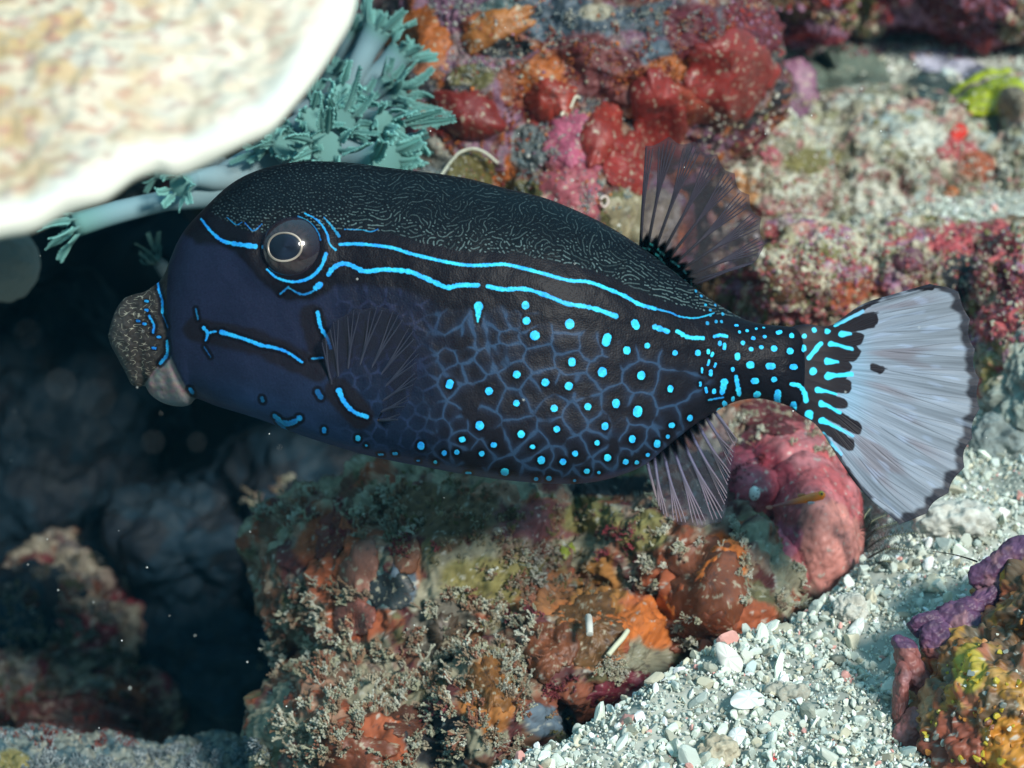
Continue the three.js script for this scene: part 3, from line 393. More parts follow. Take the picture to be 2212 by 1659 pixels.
for (let i = 0; i < TW; i++) {
  const x = X0 + (i + 0.5) / TW * (X1 - X0), yt = topY(x), yb = botY(x), uy = upperLine(x), ly = lowerLine(x), ft = faceTop(x), cs = centres.filter((c) => Math.abs(c[0] - x) < 150);
  for (let j = 0; j < TH; j++) {
    const y = yt + secF((j + 0.5) / TH, x) * (yb - yt), k = j * TW + i, wn = 14 * noise(x / 26, y / 26, 3);
    let c = [0.0060, 0.0056, 0.0098];
    const back = 1 - sstep(uy - 14, uy - 4, y); c = mix3(c, [0.0036, 0.0058, 0.0088], back);
    // reticulated flank
    const flank = sstep(880, 960, x) * (1 - sstep(1500, 1545, x)) * sstep(ly + 40, ly + 62, y + wn);
    if (flank > 0.01) {
      let f1 = 1e9, f2 = 1e9; const ux = x + 6 * noise(x / 24, y / 24, 5), vy = y + 6 * noise(x / 24, y / 24, 9);
      for (const q of cs) { const d = Math.hypot(q[0] - ux, q[1] - vy); if (d < f1) { f2 = f1; f1 = d; } else if (d < f2) f2 = d; }
      const gate = sstep(-0.42, -0.12, noise(x / 48, y / 48, 21)), e = (1 - sstep(1.5, 7, (f2 - f1) * (1 + 0.5 * noise(x / 14, y / 14, 31)))) * gate * sstep(9, 16, f1);
      c = mix3(c, [0.0085, 0.0078, 0.0125], flank); const glow = Math.exp(-Math.pow((f2 - f1) / 14, 2)) * gate; c = mix3(c, [0.018, 0.028, 0.055], glow * flank * 0.7); c = mix3(c, [0.030, 0.064, 0.125], e * flank * 0.8);
    }
    // purple face and shoulder
    const face = sstep(358, 372, x) * (1 - sstep(880, 1010, x + wn * 3)) * sstep(ft - 6, ft + 10, y + wn * 0.5);
    if (face > 0.01) {
      const fc = mix3([0.0125, 0.0165, 0.0390], [0.0110, 0.0215, 0.0520], sstep(740, 900, y)); let s = 1 + 0.22 * noise(x / 5, y / 5, 2) + 0.15 * noise(x / 60, y / 60, 2);
      if (x > 690) { let f1 = 1e9, f2 = 1e9; for (const q of cs) { const d = Math.hypot(q[0] - x, q[1] - y); if (d < f1) { f2 = f1; f1 = d; } else if (d < f2) f2 = d; } s *= mix(1, 0.62 + 0.7 * (1 - sstep(2, 8, f2 - f1)) * sstep(-0.3, 0.2, noise(x / 40, y / 40, 12)), sstep(700, 790, x)); }
      c = mix3(c, [fc[0] * s, fc[1] * s, fc[2] * s], face);
      const band = Math.min(capD(x, y, 440, 715, 560, 738), capD(x, y, 560, 738, 700, 800), capD(x, y, 690, 690, 712, 770)); c = mix3(c, [0.010, 0.008, 0.011], (1 - sstep(20, 32, band + wn * 0.4)) * 0.85);
      c = mix3(c, [0.010, 0.008, 0.011], 0.85 * (1 - sstep(24, 34, capD(x, y, 745, 845, 790, 895))));
    }
    // bluish belly
    const bel = sstep(430, 560, x) * (1 - sstep(1380, 1440, x)) * sstep(yb - mix(90, 26, sstep(560, 1000, x)), yb - 8, y + wn * 0.4); c = mix3(c, [0.026, 0.055, 0.135], bel * 0.8);
    // snout and lips
    if (x < 372) {
      const lip = capD(x, y, 322, 836, 345, 800) < capD(x, y, 300, 640, 320, 760) * 0.55 ? 1 : 0, g = 1 + 0.5 * noise(x / 7, y / 7, 4); c = [0.034 * g, 0.029 * g, 0.027 * g];
      const sq = Math.abs(noise(x / 15, y / 9, 14)) + 0.7 * Math.max(0, noise(x / 10, y / 10, 33)), edge = sstep(300, 240, x) * 0.5 + sstep(0.7, 1, (y - yt) / (yb - yt)) * 0.5; c = mix3(c, [0.34, 0.32, 0.25], (1 - sstep(0.02, 0.08, sq)) * 0.75 * sstep(365, 320, x)); c = mix3(c, [0.10, 0.10, 0.095], clamp(edge) * 0.6);
    }
    const low = sstep(4, -4, (y - 812) - (x - 330) * -1.05 + wn * 0.4) ; if (x > 296 && x < 430 && y > 700) { const L = (1 - low) * (1 - sstep(0, 8, x - (372 + (y - 760) * 0.48))); c = mix3(c, mix3([0.18 + 0.08 * noise(x / 18, y / 12, 3), 0.155 + 0.04 * noise(x / 9, y / 8, 4), 0.15], [0.18, 0.22, 0.24], sstep(840, 885, y)), L * 0.92); }
    const hl = halo[k]; c = mix3(c, [0.004, 0.003, 0.006], hl * 0.85);
    const pl = pale[k]; c = mix3(c, [0.28, 0.42, 0.42], pl);
    const g = (1 + 0.22 * noise(x / 3.2, y / 3.2, 6)) * (0.80 + 0.40 * noise(x / 30, y / 30, 8) + 0.22 * noise(x / 8, y / 8, 28)); let q = cy[k] * (0.93 + 0.15 * noise(x / 7, y / 7, 18)); const cc = mix3([0.03, 0.46, 0.84], [0.05, 0.72, 1.0], sstep(640, 1000, x)); c = mix3(c, [cc[0] * g, cc[1] * g, cc[2]], q);
    const s = 1 + 0.10 * noise(x / 2.4, y / 2.4, 11); skin[k * 4] = toS(c[0] * s); skin[k * 4 + 1] = toS(c[1] * s); skin[k * 4 + 2] = toS(c[2] * s); skin[k * 4 + 3] = 255;
    const hx = x / 34, hy = y / 30, hr = Math.round(hy), hq = hx - (hr & 1) * 0.5, hd = Math.hypot(hq - Math.round(hq), (hy - hr)), b = clamp(118 + 55 * noise(x / 4.2, y / 4.2, 17) + 60 * noise(x / 13, y / 13, 19) + 70 * (0.5 - hd) + 40 * q, 0, 255); skinRough[k * 4] = skinRough[k * 4 + 1] = skinRough[k * 4 + 2] = b; skinRough[k * 4 + 3] = 255;
  }
}
const tex = (d, w, h, srgb) => { const t = new THREE.DataTexture(d, w, h, THREE.RGBAFormat); if (srgb) t.colorSpace = THREE.SRGBColorSpace; t.magFilter = THREE.LinearFilter; t.minFilter = THREE.LinearMipmapLinearFilter; t.generateMipmaps = true; t.needsUpdate = true; return t; };
const skinMap = tex(skin, TW, TH, true), skinBump = tex(skinRough, TW, TH, false);
const fish = thing('boxfish', 'black boxfish with bright blue spots and lines hovering beside the reef rock', 'fish', fp(1100, 760, 0));
{
  const NX = 300, NT = 96, pos = [], uv = [], idx = [], P = new THREE.Vector3();
  for (let i = 0; i <= NX; i++) {
    const q = i / NX, x = X0 + (X1 - X0) * mix(q, q * q * (3 - 2 * q) * 0.4 + q * q * 0.6, 0.7), yt = topY(x), yb = botY(x), w = halfW(x);
    for (let j = 0; j <= 2 * NT; j++) {
      const near = j <= NT, t = near ? j / NT : 2 - j / NT, y = yt + secF(t, x) * (yb - yt); let z = secZ(t, x) * w;
      const mouth = capD(x, y, 308, 832, 372, 772); z -= 13 * Math.exp(-mouth * mouth / 40) * Math.min(1, z / 20);       // the gape
      const neck = Math.min(capD(x, y, 345, 604, 368, 700), capD(x, y, 368, 700, 382, 790), capD(x, y, 382, 790, 416, 864)); z -= 9 * Math.exp(-neck * neck / 60) * Math.min(1, z / 20);
      const e = Math.hypot(x - 633, y - 540); z += 7 * Math.exp(-Math.pow((e - 82) / 20, 2)) * sstep(0, 0.2, t); 
      if (x < 385) { const wr = sstep(385, 350, x) * Math.min(1, z / 16); z += wr * (3.2 * Math.abs(noise(x / 26, y / 9, 3)) + 3.0 * noise(x / 14, y / 12, 7) - 5 * Math.exp(-Math.pow((x - 300 - (y - 720) * 0.12) / 9, 2)) * 0.6); }
      z += (2.0 * noise(x / 40, y / 40, 3) + 0.7 * noise(x / 9, y / 9, 5)) * Math.min(1, z / 30);
      fp(x, y, near ? z : -z, P); pos.push(P.x, P.y, P.z); uv.push((x - X0) / (X1 - X0), t);
    }
    if (i) for (let j = 0; j < 2 * NT; j++) { const W = 2 * NT + 1, a = (i - 1) * W + j, b = a + 1; idx.push(a, b, b + W, a, b + W, a + W); }
  }
  for (const i of [0, NX]) { const x = i ? X1 : X0, W = 2 * NT + 1, m = pos.length / 3; fp(x, (topY(x) + botY(x)) / 2, 0, P); pos.push(P.x, P.y, P.z); uv.push(i ? 1 : 0, 0.5); for (let j = 0; j < 2 * NT; j++) i ? idx.push(m, i * W + j, i * W + j + 1) : idx.push(m, j + 1, j); }
  const g = geom(pos, idx, null, uv), n = g.attributes.normal, W = 2 * NT + 1;    // the two edges of the unrolled skin share their normals
  for (let i = 0; i <= NX; i++) { const a = i * W, b = i * W + 2 * NT; for (const c of ['X', 'Y', 'Z']) { const s = (n['get' + c](a) + n['get' + c](b)) / 2; n['set' + c](a, s); n['set' + c](b, s); } }
  mesh('body', g, new THREE.MeshPhysicalMaterial({ map: skinMap, bumpMap: skinBump, bumpScale: 0.00010, roughness: 0.44, specularIntensity: 0.20 }), fish);
}
// --- eyes
function eyeOf(side) {
  const [ex, ey] = trace(633, 538), z0 = flankZ(633, 538) - 22, R = 71, pos = [], idx = [], col = [], P = new THREE.Vector3(), pa = new THREE.Vector3(-0.22, 0.06, 0.97).normalize(), NA = 72, NB = 96;
  const X = new THREE.Vector3(1, 0, 0).addScaledVector(pa, -pa.x).normalize(), Y = pa.clone().cross(X), v = new THREE.Vector3();
  for (let i = 0; i <= NA; i++) for (let j = 0; j < NB; j++) {
    const a = i / NA * Math.PI * 0.75, b = j / NB * Math.PI * 2, flat = 1 - 0.03 * Math.exp(-a * a * 9);
    v.copy(pa).multiplyScalar(Math.cos(a)).addScaledVector(X, Math.sin(a) * Math.cos(b)).addScaledVector(Y, Math.sin(a) * Math.sin(b)).multiplyScalar(R * flat); v.z *= 0.85; v.y *= 0.98;
    fp(ex + v.x, ey - v.y, side * (z0 + v.z), P); pos.push(P.x, P.y, P.z);
    const rp = R * Math.sin(a), st = 0.6 + 0.5 * noise(Math.cos(b) * 6, Math.sin(b) * 6, rp / 18); let c = mix3([0.052 * st, 0.032 * st, 0.036 * st], [0.020, 0.014, 0.022], sstep(44, 60, rp)); c = mix3(c, [0.012, 0.008, 0.02], sstep(60, 68, rp) + (a > 1.6 ? 1 : 0) > 0.5 ? 0.8 : 0); col.push(...c);
    if (i) { const k = (i - 1) * NB + j, l = (i - 1) * NB + (j + 1) % NB; side > 0 ? idx.push(k, k + NB, l + NB, k, l + NB, l) : idx.push(k, l + NB, k + NB, k, l, l + NB); }
  }
  const e = mesh('eye', geom(pos, idx, col), phys({ roughness: 0.25, clearcoat: 1, clearcoatRoughness: 0.02, specularIntensity: 0.3, side: THREE.DoubleSide }), fish);
  const disc = (r0, r1, out, hole, c, name, mat) => {                // the pupil, and the golden ring round it
    const q = [], ii = [], cl = [], M = 64, rows = 8;
    for (let i = 0; i <= rows; i++) for (let j = 0; j < M; j++) {
      const b = j / M * Math.PI * 2, el = 1 + 0.10 * Math.cos(2 * b) + 0.05 * Math.cos(b + 2.5), t = i / rows, r = mix(hole ? r0 : 0.01, r1, t) * el, a = Math.asin(Math.min(0.99, r / R)), fl = 1 - 0.03 * Math.exp(-a * a * 9), k = R * fl + out * Math.pow(Math.max(0, 1 - Math.pow(hole ? 2 * t - 1 : t, 4)), 0.5);
      v.copy(pa).multiplyScalar(Math.cos(a)).addScaledVector(X, Math.sin(a) * Math.cos(b)).addScaledVector(Y, Math.sin(a) * Math.sin(b)).multiplyScalar(k); v.z *= 0.85; v.y *= 0.98; fp(ex + v.x, ey - v.y, side * (z0 + v.z), P); q.push(P.x, P.y, P.z);
      const g = 0.75 + 0.6 * Math.max(0, Math.sin(b * 1.5 + 0.6)); cl.push(c[0] * g, c[1] * g, c[2] * g); if (i) { const m = (i - 1) * M + j, l = (i - 1) * M + (j + 1) % M; side > 0 ? ii.push(m, m + M, l + M, m, l + M, l) : ii.push(m, l + M, m + M, m, l, l + M); }
    }
    mesh(name, geom(q, ii, cl), mat, e);
  };
  disc(0, 32, 1.2, false, [0.010, 0.015, 0.028], 'pupil', phys({ roughness: 0.35, clearcoat: 0.35, clearcoatRoughness: 0.08, specularIntensity: 0.2 }));
  disc(31, 35.5, 2.0, true, [0.34, 0.28, 0.23], 'iris_ring', std({ roughness: 0.35, metalness: 0.15 }));
}
eyeOf(1); eyeOf(-1);
// --- fins: a thin web between rooted rays
function path(pts) { const cv = new THREE.CatmullRomCurve3(pts.map((p) => new THREE.Vector3(p[0], p[1], p[2] || 0)), false, 'centripetal'); cv.arcLengthDivisions = 400; return (a, o) => cv.getPointAt(clamp(a), o); }
function fin(name, { root, tip, rays, from = 0, z0 = 0, z1 = 0, ripple = 0, thick = 1.6, bow = 0, notch = 0.03, bend = () => 0, butt = 0, NA = 160, NB = 60, colf, mat, rayMat, rayCol, rayR = 2.2, split = 3, onlyRay }) {
  const rp = path(root), tp = path(tip), A = new THREE.Vector3(), B = new THREE.Vector3();
  const F = (a, b, o = new THREE.Vector3(), lift = 0) => {
    rp(a, A); tp(a, B); const s = b * (1 - notch * Math.abs(Math.sin(Math.PI * a * (rays - 1)))), bx = B.y - A.y, by = A.x - B.x;
    const px = mix(A.x, B.x, s) + bow * bx * s * (1 - s) * 4 * (a - 0.5) * 2, py = mix(A.y, B.y, s) + bow * by * s * (1 - s) * 4 * (a - 0.5) * 2 + bend(a, s);
    return fp(px, py, mix(z0, z1, s) + mix(A.z, B.z, s) + ripple * sstep(from * 0.7, 1, s) * Math.sin(a * Math.PI * (rays - 1) * 2) * 0.5 + ripple * 1.3 * s * s * Math.sin(a * 7 + 1) + lift, o);
  };
  const pos = [], uv = [], col = [], idx = [], P = new THREE.Vector3(), W = (NA + 1) * (NB + 1);
  for (const s of [1, -1]) for (let j = 0; j <= NB; j++) for (let i = 0; i <= NA; i++) { const a = i / NA, b = j / NB; F(a, b, P, s * (thick * (1 - 0.75 * b) + butt * Math.pow(1 - sstep(0, 0.3, b), 2) * Math.sqrt(Math.max(0, 1 - Math.pow(2 * a - 1, 4))))); pos.push(P.x, P.y, P.z); uv.push(a, b); const c = colf ? colf(a, b) : [1, 1, 1]; col.push(c[0], c[1], c[2]); }
  for (let j = 0; j < NB; j++) for (let i = 0; i < NA; i++) { const k = j * (NA + 1) + i, l = k + NA + 1; idx.push(k, k + 1, l + 1, k, l + 1, l, W + k, W + l + 1, W + k + 1, W + k, W + l, W + l + 1); }
  const rim = []; for (let i = 0; i <= NA; i++) rim.push(i); for (let j = 1; j <= NB; j++) rim.push(j * (NA + 1) + NA); for (let i = NA - 1; i >= 0; i--) rim.push(NB * (NA + 1) + i); for (let j = NB - 1; j >= 0; j--) rim.push(j * (NA + 1));
  for (let i = 0; i < rim.length - 1; i++) idx.push(rim[i], W + rim[i + 1], rim[i + 1], rim[i], W + rim[i], W + rim[i + 1]);
  const m = mesh(name, geom(pos, idx, col, uv), mat, fish);
  for (let k = 0; k < rays; k++) {
    const a0 = clamp(k / (rays - 1), 0.006, 0.994), parts = [], grow = from ? 0.2 : 1, b0 = from, sp = 0.30 + 0.1 * rnd(), mk = (a1, s0, e0, r0, r1) => { const pts = []; for (let i = 0; i <= 9; i++) { const b = mix(s0, e0, i / 9), t = sstep(sp, 1, b); pts.push(F(clamp(mix(a0, a1, t), 0.004, 0.996), b, new THREE.Vector3(), 0)); } parts.push(tube(pts, [r0 * K * grow, r0 * K, mix(r0, r1, 0.5) * K, r1 * K], { seg: 26, side: 6, colf: (t) => rayCol(clamp(mix(a0, a1, sstep(sp, 1, mix(s0, e0, t)))), mix(s0, e0, t)), flat: 1.1 })); };
    for (let q = 0; q < split; q++) { const o = (q - (split - 1) / 2) / split * 0.82 / (rays - 1); mk(a0 + o, b0, 0.985 - 0.03 * rnd(), rayR, rayR * 0.32); }
    mesh('fin_ray', join(parts), rayMat, m);
  }
  return { m, F };
}
const webMat2 = phys({ roughness: 0.06, transmission: 0.985, thickness: 0, ior: 1.12, specularIntensity: 0.08 }), webMat = phys({ roughness: 0.08, transmission: 0.97, thickness: 0, ior: 1.15, specularIntensity: 0.15 }), rayMat = phys({ roughness: 0.5, transmission: 0.12, thickness: 0 });
const webCol = (dark, light) => (a, b) => mix3(dark, light, sstep(0.10, 0.24, b + 0.05 * Math.sin(a * 60)));
// dorsal fin, its fleshy root black with pale dashes
const dorsalCol = (a, b) => { const e = sstep(0.13, 0.20, b + 0.03 * Math.sin(a * 57)); let c = mix3([0.008, 0.006, 0.01], [0.66, 0.62, 0.68], e); const l1 = Math.abs(b - 0.05 - 0.02 * Math.sin(a * 9)), l2 = Math.abs(b - 0.115 - 0.02 * Math.sin(a * 7 + 2)); if ((l1 < 0.011 && noise(a * 7, 1, 3) > -0.12) || (l2 < 0.010 && noise(a * 8, 5, 3) > -0.02)) c = [0.16, 0.58, 0.66]; return c; };
fin('dorsal_fin', { root: [[1382, 548], [1408, 562], [1434, 582], [1460, 604], [1484, 622]], tip: [[1392, 318], [1425, 300], [1480, 304], [1525, 322], [1565, 352], [1600, 398], [1632, 450], [1650, 510], [1640, 560], [1570, 588]], rays: 10, z0: 0, z1: 34, ripple: 7, thick: 4, rayR: 3.2, notch: 0.05, NA: 240, NB: 90, colf: dorsalCol, mat: webMat, rayMat, rayCol: (a, b) => mix3([0.008, 0.006, 0.010], [0.060, 0.045, 0.065], sstep(0.05, 0.8, b)), split: 5 });
// anal fin
fin('anal_fin', { root: [[1394, 986], [1432, 954], [1470, 922], [1510, 894], [1538, 880]], tip: [[1412, 1068], [1430, 1112], [1475, 1135], [1525, 1138], [1562, 1120], [1572, 1060], [1580, 1000], [1590, 950]], rays: 9, z0: 0, z1: 40, ripple: 9, thick: 4, rayR: 3.4, notch: 0.03, colf: webCol([0.05, 0.045, 0.08], [0.84, 0.82, 0.90]), mat: webMat2, rayMat, rayCol: (a, b) => mix3([0.13, 0.13, 0.21], [0.24, 0.18, 0.19], sstep(0.2, 0.9, b)), split: 4 });
// pectoral fins, one on each flank
for (const s of [1, -1]) { const zf = s * 214; fin('pectoral_fin', { root: [[735, 850], [765, 845], [795, 862], [815, 885], [825, 905]], tip: [[712, 742], [745, 692], [805, 668], [868, 672], [905, 720], [915, 780], [900, 850], [870, 905]], rays: 10, z0: zf, z1: zf + s * 42, ripple: 8, thick: 3, rayR: 3.0, notch: 0.04, colf: webCol([0.10, 0.07, 0.08], [0.62, 0.64, 0.74]), mat: webMat2, rayMat, rayCol: (a, b) => mix3([0.20, 0.13, 0.11], [0.030, 0.032, 0.055], sstep(0.06, 0.22, b)), split: 3 }); }
// tail fin
{
  const FW = 1024, FH = 768, d = new Uint8Array(FW * FH * 4), root = [[1706, 706], [1712, 740], [1714, 790], [1713, 840], [1709, 865], [1704, 876]], tip = [[2005, 614], [2055, 622], [2084, 660], [2098, 725], [2110, 790], [2118, 860], [2108, 920], [2092, 970], [2078, 1018], [2045, 1065], [2005, 1102], [1968, 1128], [1940, 1131]];
  const rp = path(root), tp = path(tip), A = new THREE.Vector3(), B = new THREE.Vector3(), cap = (X, Y, c) => { const dx = c[2] - c[0], dy = c[3] - c[1], t = clamp(((X - c[0]) * dx + (Y - c[1]) * dy) / (dx * dx + dy * dy)); return Math.hypot(X - c[0] - t * dx, Y - c[1] - t * dy) - mix(c[4], c[5] ?? c[4], t); };
  const fingers = [[1000, 500, 1285, 435, 48], [1000, 560, 1200, 548, 42], [1040, 645, 1165, 632, 56], [980, 720, 1125, 722, 44], [980, 832, 1125, 836, 46], [980, 905, 1110, 945, 34], [960, 960, 1195, 1092, 38], [950, 1040, 1152, 1195, 36], [930, 1080, 1085, 1270, 26], [780, 600, 1010, 590, 130], [780, 780, 1010, 760, 130], [780, 930, 985, 940, 100], [860, 1000, 985, 1090, 40], [700, 500, 1000, 480, 60], [1060, 460, 1330, 310, 22, 10], [1500, 240, 1660, 232, 18], [1300, 722, 1345, 738, 22], [1130, 1340, 1200, 1440, 16]];
  const streaks = [[939, 497, 940, 497, 14], [1020, 505, 1021, 505, 15], [905, 665, 980, 580, 13], [931, 745, 931, 747, 21], [800, 825, 850, 835, 11], [850, 835, 880, 880, 13], [880, 880, 888, 925, 14], [908, 1005, 908, 1022, 24], [815, 945, 810, 980, 18], [815, 720, 816, 720, 20], [804, 530, 805, 530, 16], [877, 534, 878, 534, 13], [876, 600, 874, 612, 12], [794, 624, 795, 624, 21],
    [1070, 465, 1240, 380, 10, 9], [1110, 520, 1165, 517, 19, 8], [1040, 580, 1090, 588, 15, 8], [1090, 588, 1170, 610, 7, 11], [1020, 685, 1085, 690, 20, 6], [1025, 775, 1080, 772, 23, 9], [1080, 772, 1170, 765, 9, 14], [960, 860, 1010, 868, 17, 9], [1010, 868, 1080, 888, 8, 5], [985, 945, 1020, 955, 19, 9], [1020, 955, 1100, 1000, 8, 9], [990, 1048, 1030, 1065, 21, 9], [1030, 1065, 1180, 1145, 8, 8], [990, 1132, 1020, 1160, 16, 8], [1020, 1160, 1108, 1258, 7, 7]];
  const bumpD = new Uint8Array(FW * FH * 4);
  const bend = (a, b) => 24 * Math.exp(-Math.pow((b - 0.29) / 0.14, 2)) * Math.pow(1 - a, 4) + (-22 * Math.exp(-Math.pow((b - 0.26) / 0.14, 2)) + 13 * Math.exp(-Math.pow((b - 0.70) / 0.18, 2))) * Math.pow(a, 4);
  const tint = (a, b) => {
    rp(a, A); tp(a, B); const px = mix(A.x, B.x, b), py = mix(A.y, B.y, b) + bend(a, b), X = (px - 1423.7) / 0.3564, Y = (py - 536) / 0.3564, wob = 7 * noise(X / 30, Y / 30, 2);
    const st = noise(a * 55, b * 2.2, 1), st2 = noise(a * 130, b * 4, 7), brown = sstep(0.1, 0.45, noise(a * 15 + 3, b * 2.6, 4)) * sstep(0.3, 0.5, b) * sstep(0.97, 0.7, b), hi = sstep(0.25, 0.5, noise(a * 38, b * 7, 12));
    let c = mix3([0.225, 0.275, 0.355], [0.235, 0.26, 0.305], b); c = mix3(c, [0.20, 0.44, 0.62], 0.4 * (1 - sstep(0.3, 0.5, b))); const g = 1 + 0.28 * st + 0.18 * st2; c = [c[0] * g, c[1] * g, c[2] * g]; c = mix3(c, [0.17, 0.14, 0.16], brown * 0.65); c = mix3(c, [0.42, 0.52, 0.74], hi * 0.22);
    let f = 1e9; for (const q of fingers) f = Math.min(f, cap(X, Y, q)); c = mix3(c, [0.012, 0.009, 0.014], 1 - sstep(-4, 7, f + wob));
    let s = 1e9; for (const q of streaks) s = Math.min(s, cap(X, Y, q)); c = mix3(c, mix3([0.05, 0.68, 0.98], [0.20, 0.50, 0.74], sstep(0.25, 0.48, b)), 1 - sstep(-4, 6, s + wob * 0.5));
    const e = sstep(0.935, 0.968, b + 0.04 * noise(a * 30, 1, 5)) * sstep(-0.65, -0.3, noise(a * 17, 3, 9)); c = mix3(c, [0.018, 0.015, 0.022], e * 0.92); const ed = sstep(0.035, 0.012, a) * sstep(-0.2, 0.1, noise(b * 9, 2, 2)); c = mix3(c, [0.02, 0.02, 0.03], ed * 0.8); c = mix3(c, [0.02, 0.02, 0.03], sstep(0.975, 0.99, a) * sstep(-0.1, 0.1, noise(b * 8, 7, 2)) * 0.9);
    return [c, 128 + (90 * st + 60 * st2) * sstep(0.22, 0.45, b)];
  };
  for (let i = 0; i < FW; i++) for (let j = 0; j < FH; j++) { const [c, bb] = tint((i + 0.5) / FW, (j + 0.5) / FH), k = (j * FW + i) * 4; d[k] = toS(c[0]); d[k + 1] = toS(c[1]); d[k + 2] = toS(c[2]); d[k + 3] = 255; bumpD[k] = bumpD[k + 1] = bumpD[k + 2] = clamp(bb, 0, 255); bumpD[k + 3] = 255; }
  const map = tex(d, FW, FH, true);
  fin('tail_fin', { root, tip, rays: 11, z0: 0, z1: 12, ripple: 8, thick: 3.2, bow: 0, bend, butt: 15, from: 0.40, notch: 0.022, NA: 260, NB: 100, mat: new THREE.MeshPhysicalMaterial({ map, bumpMap: tex(bumpD, FW, FH, false), bumpScale: 0.00018, roughness: 0.5, specularIntensity: 0.3 }), rayMat: phys({ roughness: 0.6, specularIntensity: 0.25 }), rayCol: (a, b) => tint(a, b)[0], rayR: 4.0, split: 3 });
}
// ------------------------------------------------------------------ plate coral close to the lens
{
  const seenEdge = [[-130, 494], [0, 481], [60, 469], [130, 432], [220, 405], [290, 357], [330, 345], [372, 350], [440, 325], [520, 287], [580, 256], [640, 192], [680, 142], [720, 82], [755, 22], [768, -20]];
  const rest = [[775, -130], [740, -290], [640, -430], [480, -540], [280, -600], [60, -610], [-160, -560], [-340, -450], [-470, -290], [-530, -100], [-500, 110], [-400, 300], [-270, 430]];
  const cv = new THREE.CatmullRomCurve3([...seenEdge, ...rest].map((p) => new THREE.Vector3(p[0], p[1], 0)), true, 'centripetal'); cv.arcLengthDivisions = 900;
  const M = 420, NR = 90, c0 = [130, -60], pos = [], col = [], idx = [], P = new THREE.Vector3(), Q = new THREE.Vector3(), d0 = 0.335;
  const depth = (x, y) => d0 + (430 - y) * K * 0.55 + 0.004 * noise(x / 260, y / 260, 4);
  const rows = [];                                                 // from the middle of the top out to the rim, round it, and back underneath
  for (let i = 0; i <= NR; i++) rows.push([i / NR * 0.955, 0]); for (let i = 1; i <= 12; i++) { const a = i / 13 * Math.PI; rows.push([0.955 + 0.045 * Math.sin(a), (1 - Math.cos(a)) * 0.5]); } for (let i = 30; i >= 0; i--) rows.push([i / 30 * 0.955, 1]);
  const TH0 = 0.0050; let up = new THREE.Vector3().copy(Uv).multiplyScalar(0.48).addScaledVector(Fv, -0.88).normalize();
  rows.forEach(([q, v], i) => { for (let j = 0; j < M; j++) {
    cv.getPointAt(j / M, Q); const x = mix(c0[0], Q.x, q), y = mix(c0[1], Q.y, q); at(x, y, depth(x, y), P);
    const rim = sstep(0.86, 0.97, q), big = fbm(P.x * 90, P.y * 90, P.z * 90, 4), pol = noise(P.x * 420, P.y * 420, P.z * 420); P.addScaledVector(up, -v * TH0 + (v < 0.5 ? (1 - rim) * (0.0022 * big + 0.0007 * pol) - 0.002 * Math.pow(1 - q, 2) : 0.001 * big));
    pos.push(P.x, P.y, P.z);
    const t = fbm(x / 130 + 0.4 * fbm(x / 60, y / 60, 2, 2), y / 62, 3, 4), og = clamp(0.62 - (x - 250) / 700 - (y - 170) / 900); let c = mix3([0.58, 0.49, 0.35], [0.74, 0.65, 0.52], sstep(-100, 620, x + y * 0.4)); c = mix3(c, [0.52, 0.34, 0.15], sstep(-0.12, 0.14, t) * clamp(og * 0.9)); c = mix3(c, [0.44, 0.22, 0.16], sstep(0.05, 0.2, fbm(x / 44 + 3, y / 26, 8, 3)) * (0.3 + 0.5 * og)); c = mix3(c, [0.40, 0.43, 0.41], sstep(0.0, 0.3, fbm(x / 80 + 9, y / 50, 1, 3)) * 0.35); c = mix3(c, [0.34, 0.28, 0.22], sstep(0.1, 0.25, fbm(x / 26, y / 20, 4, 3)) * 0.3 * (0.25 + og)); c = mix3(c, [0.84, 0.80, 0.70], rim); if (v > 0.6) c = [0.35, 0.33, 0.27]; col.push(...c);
  } if (i) for (let j = 0; j < M; j++) { const a = (i - 1) * M + j, b = (i - 1) * M + (j + 1) % M; idx.push(a, b + M, b, a, a + M, b + M); } });
  loose('plate_coral', geom(pos, idx, col), std({ roughness: 0.7 }), 'big pale plate coral with a bright white rim jutting over the head of the boxfish', 'coral');
}
loose('grey_sponge', lump({ x: 10, y: 570, d: 0.40, rx: 72, ry: 80, rz: 0.006, n: 30, amp: [0.0006, 0.0004], f: [120, 400], col: () => [0.11, 0.12, 0.11] }), std({ roughness: 0.9 }), 'blurred round grey sponge knob just under the rim of the plate coral', 'sponge');
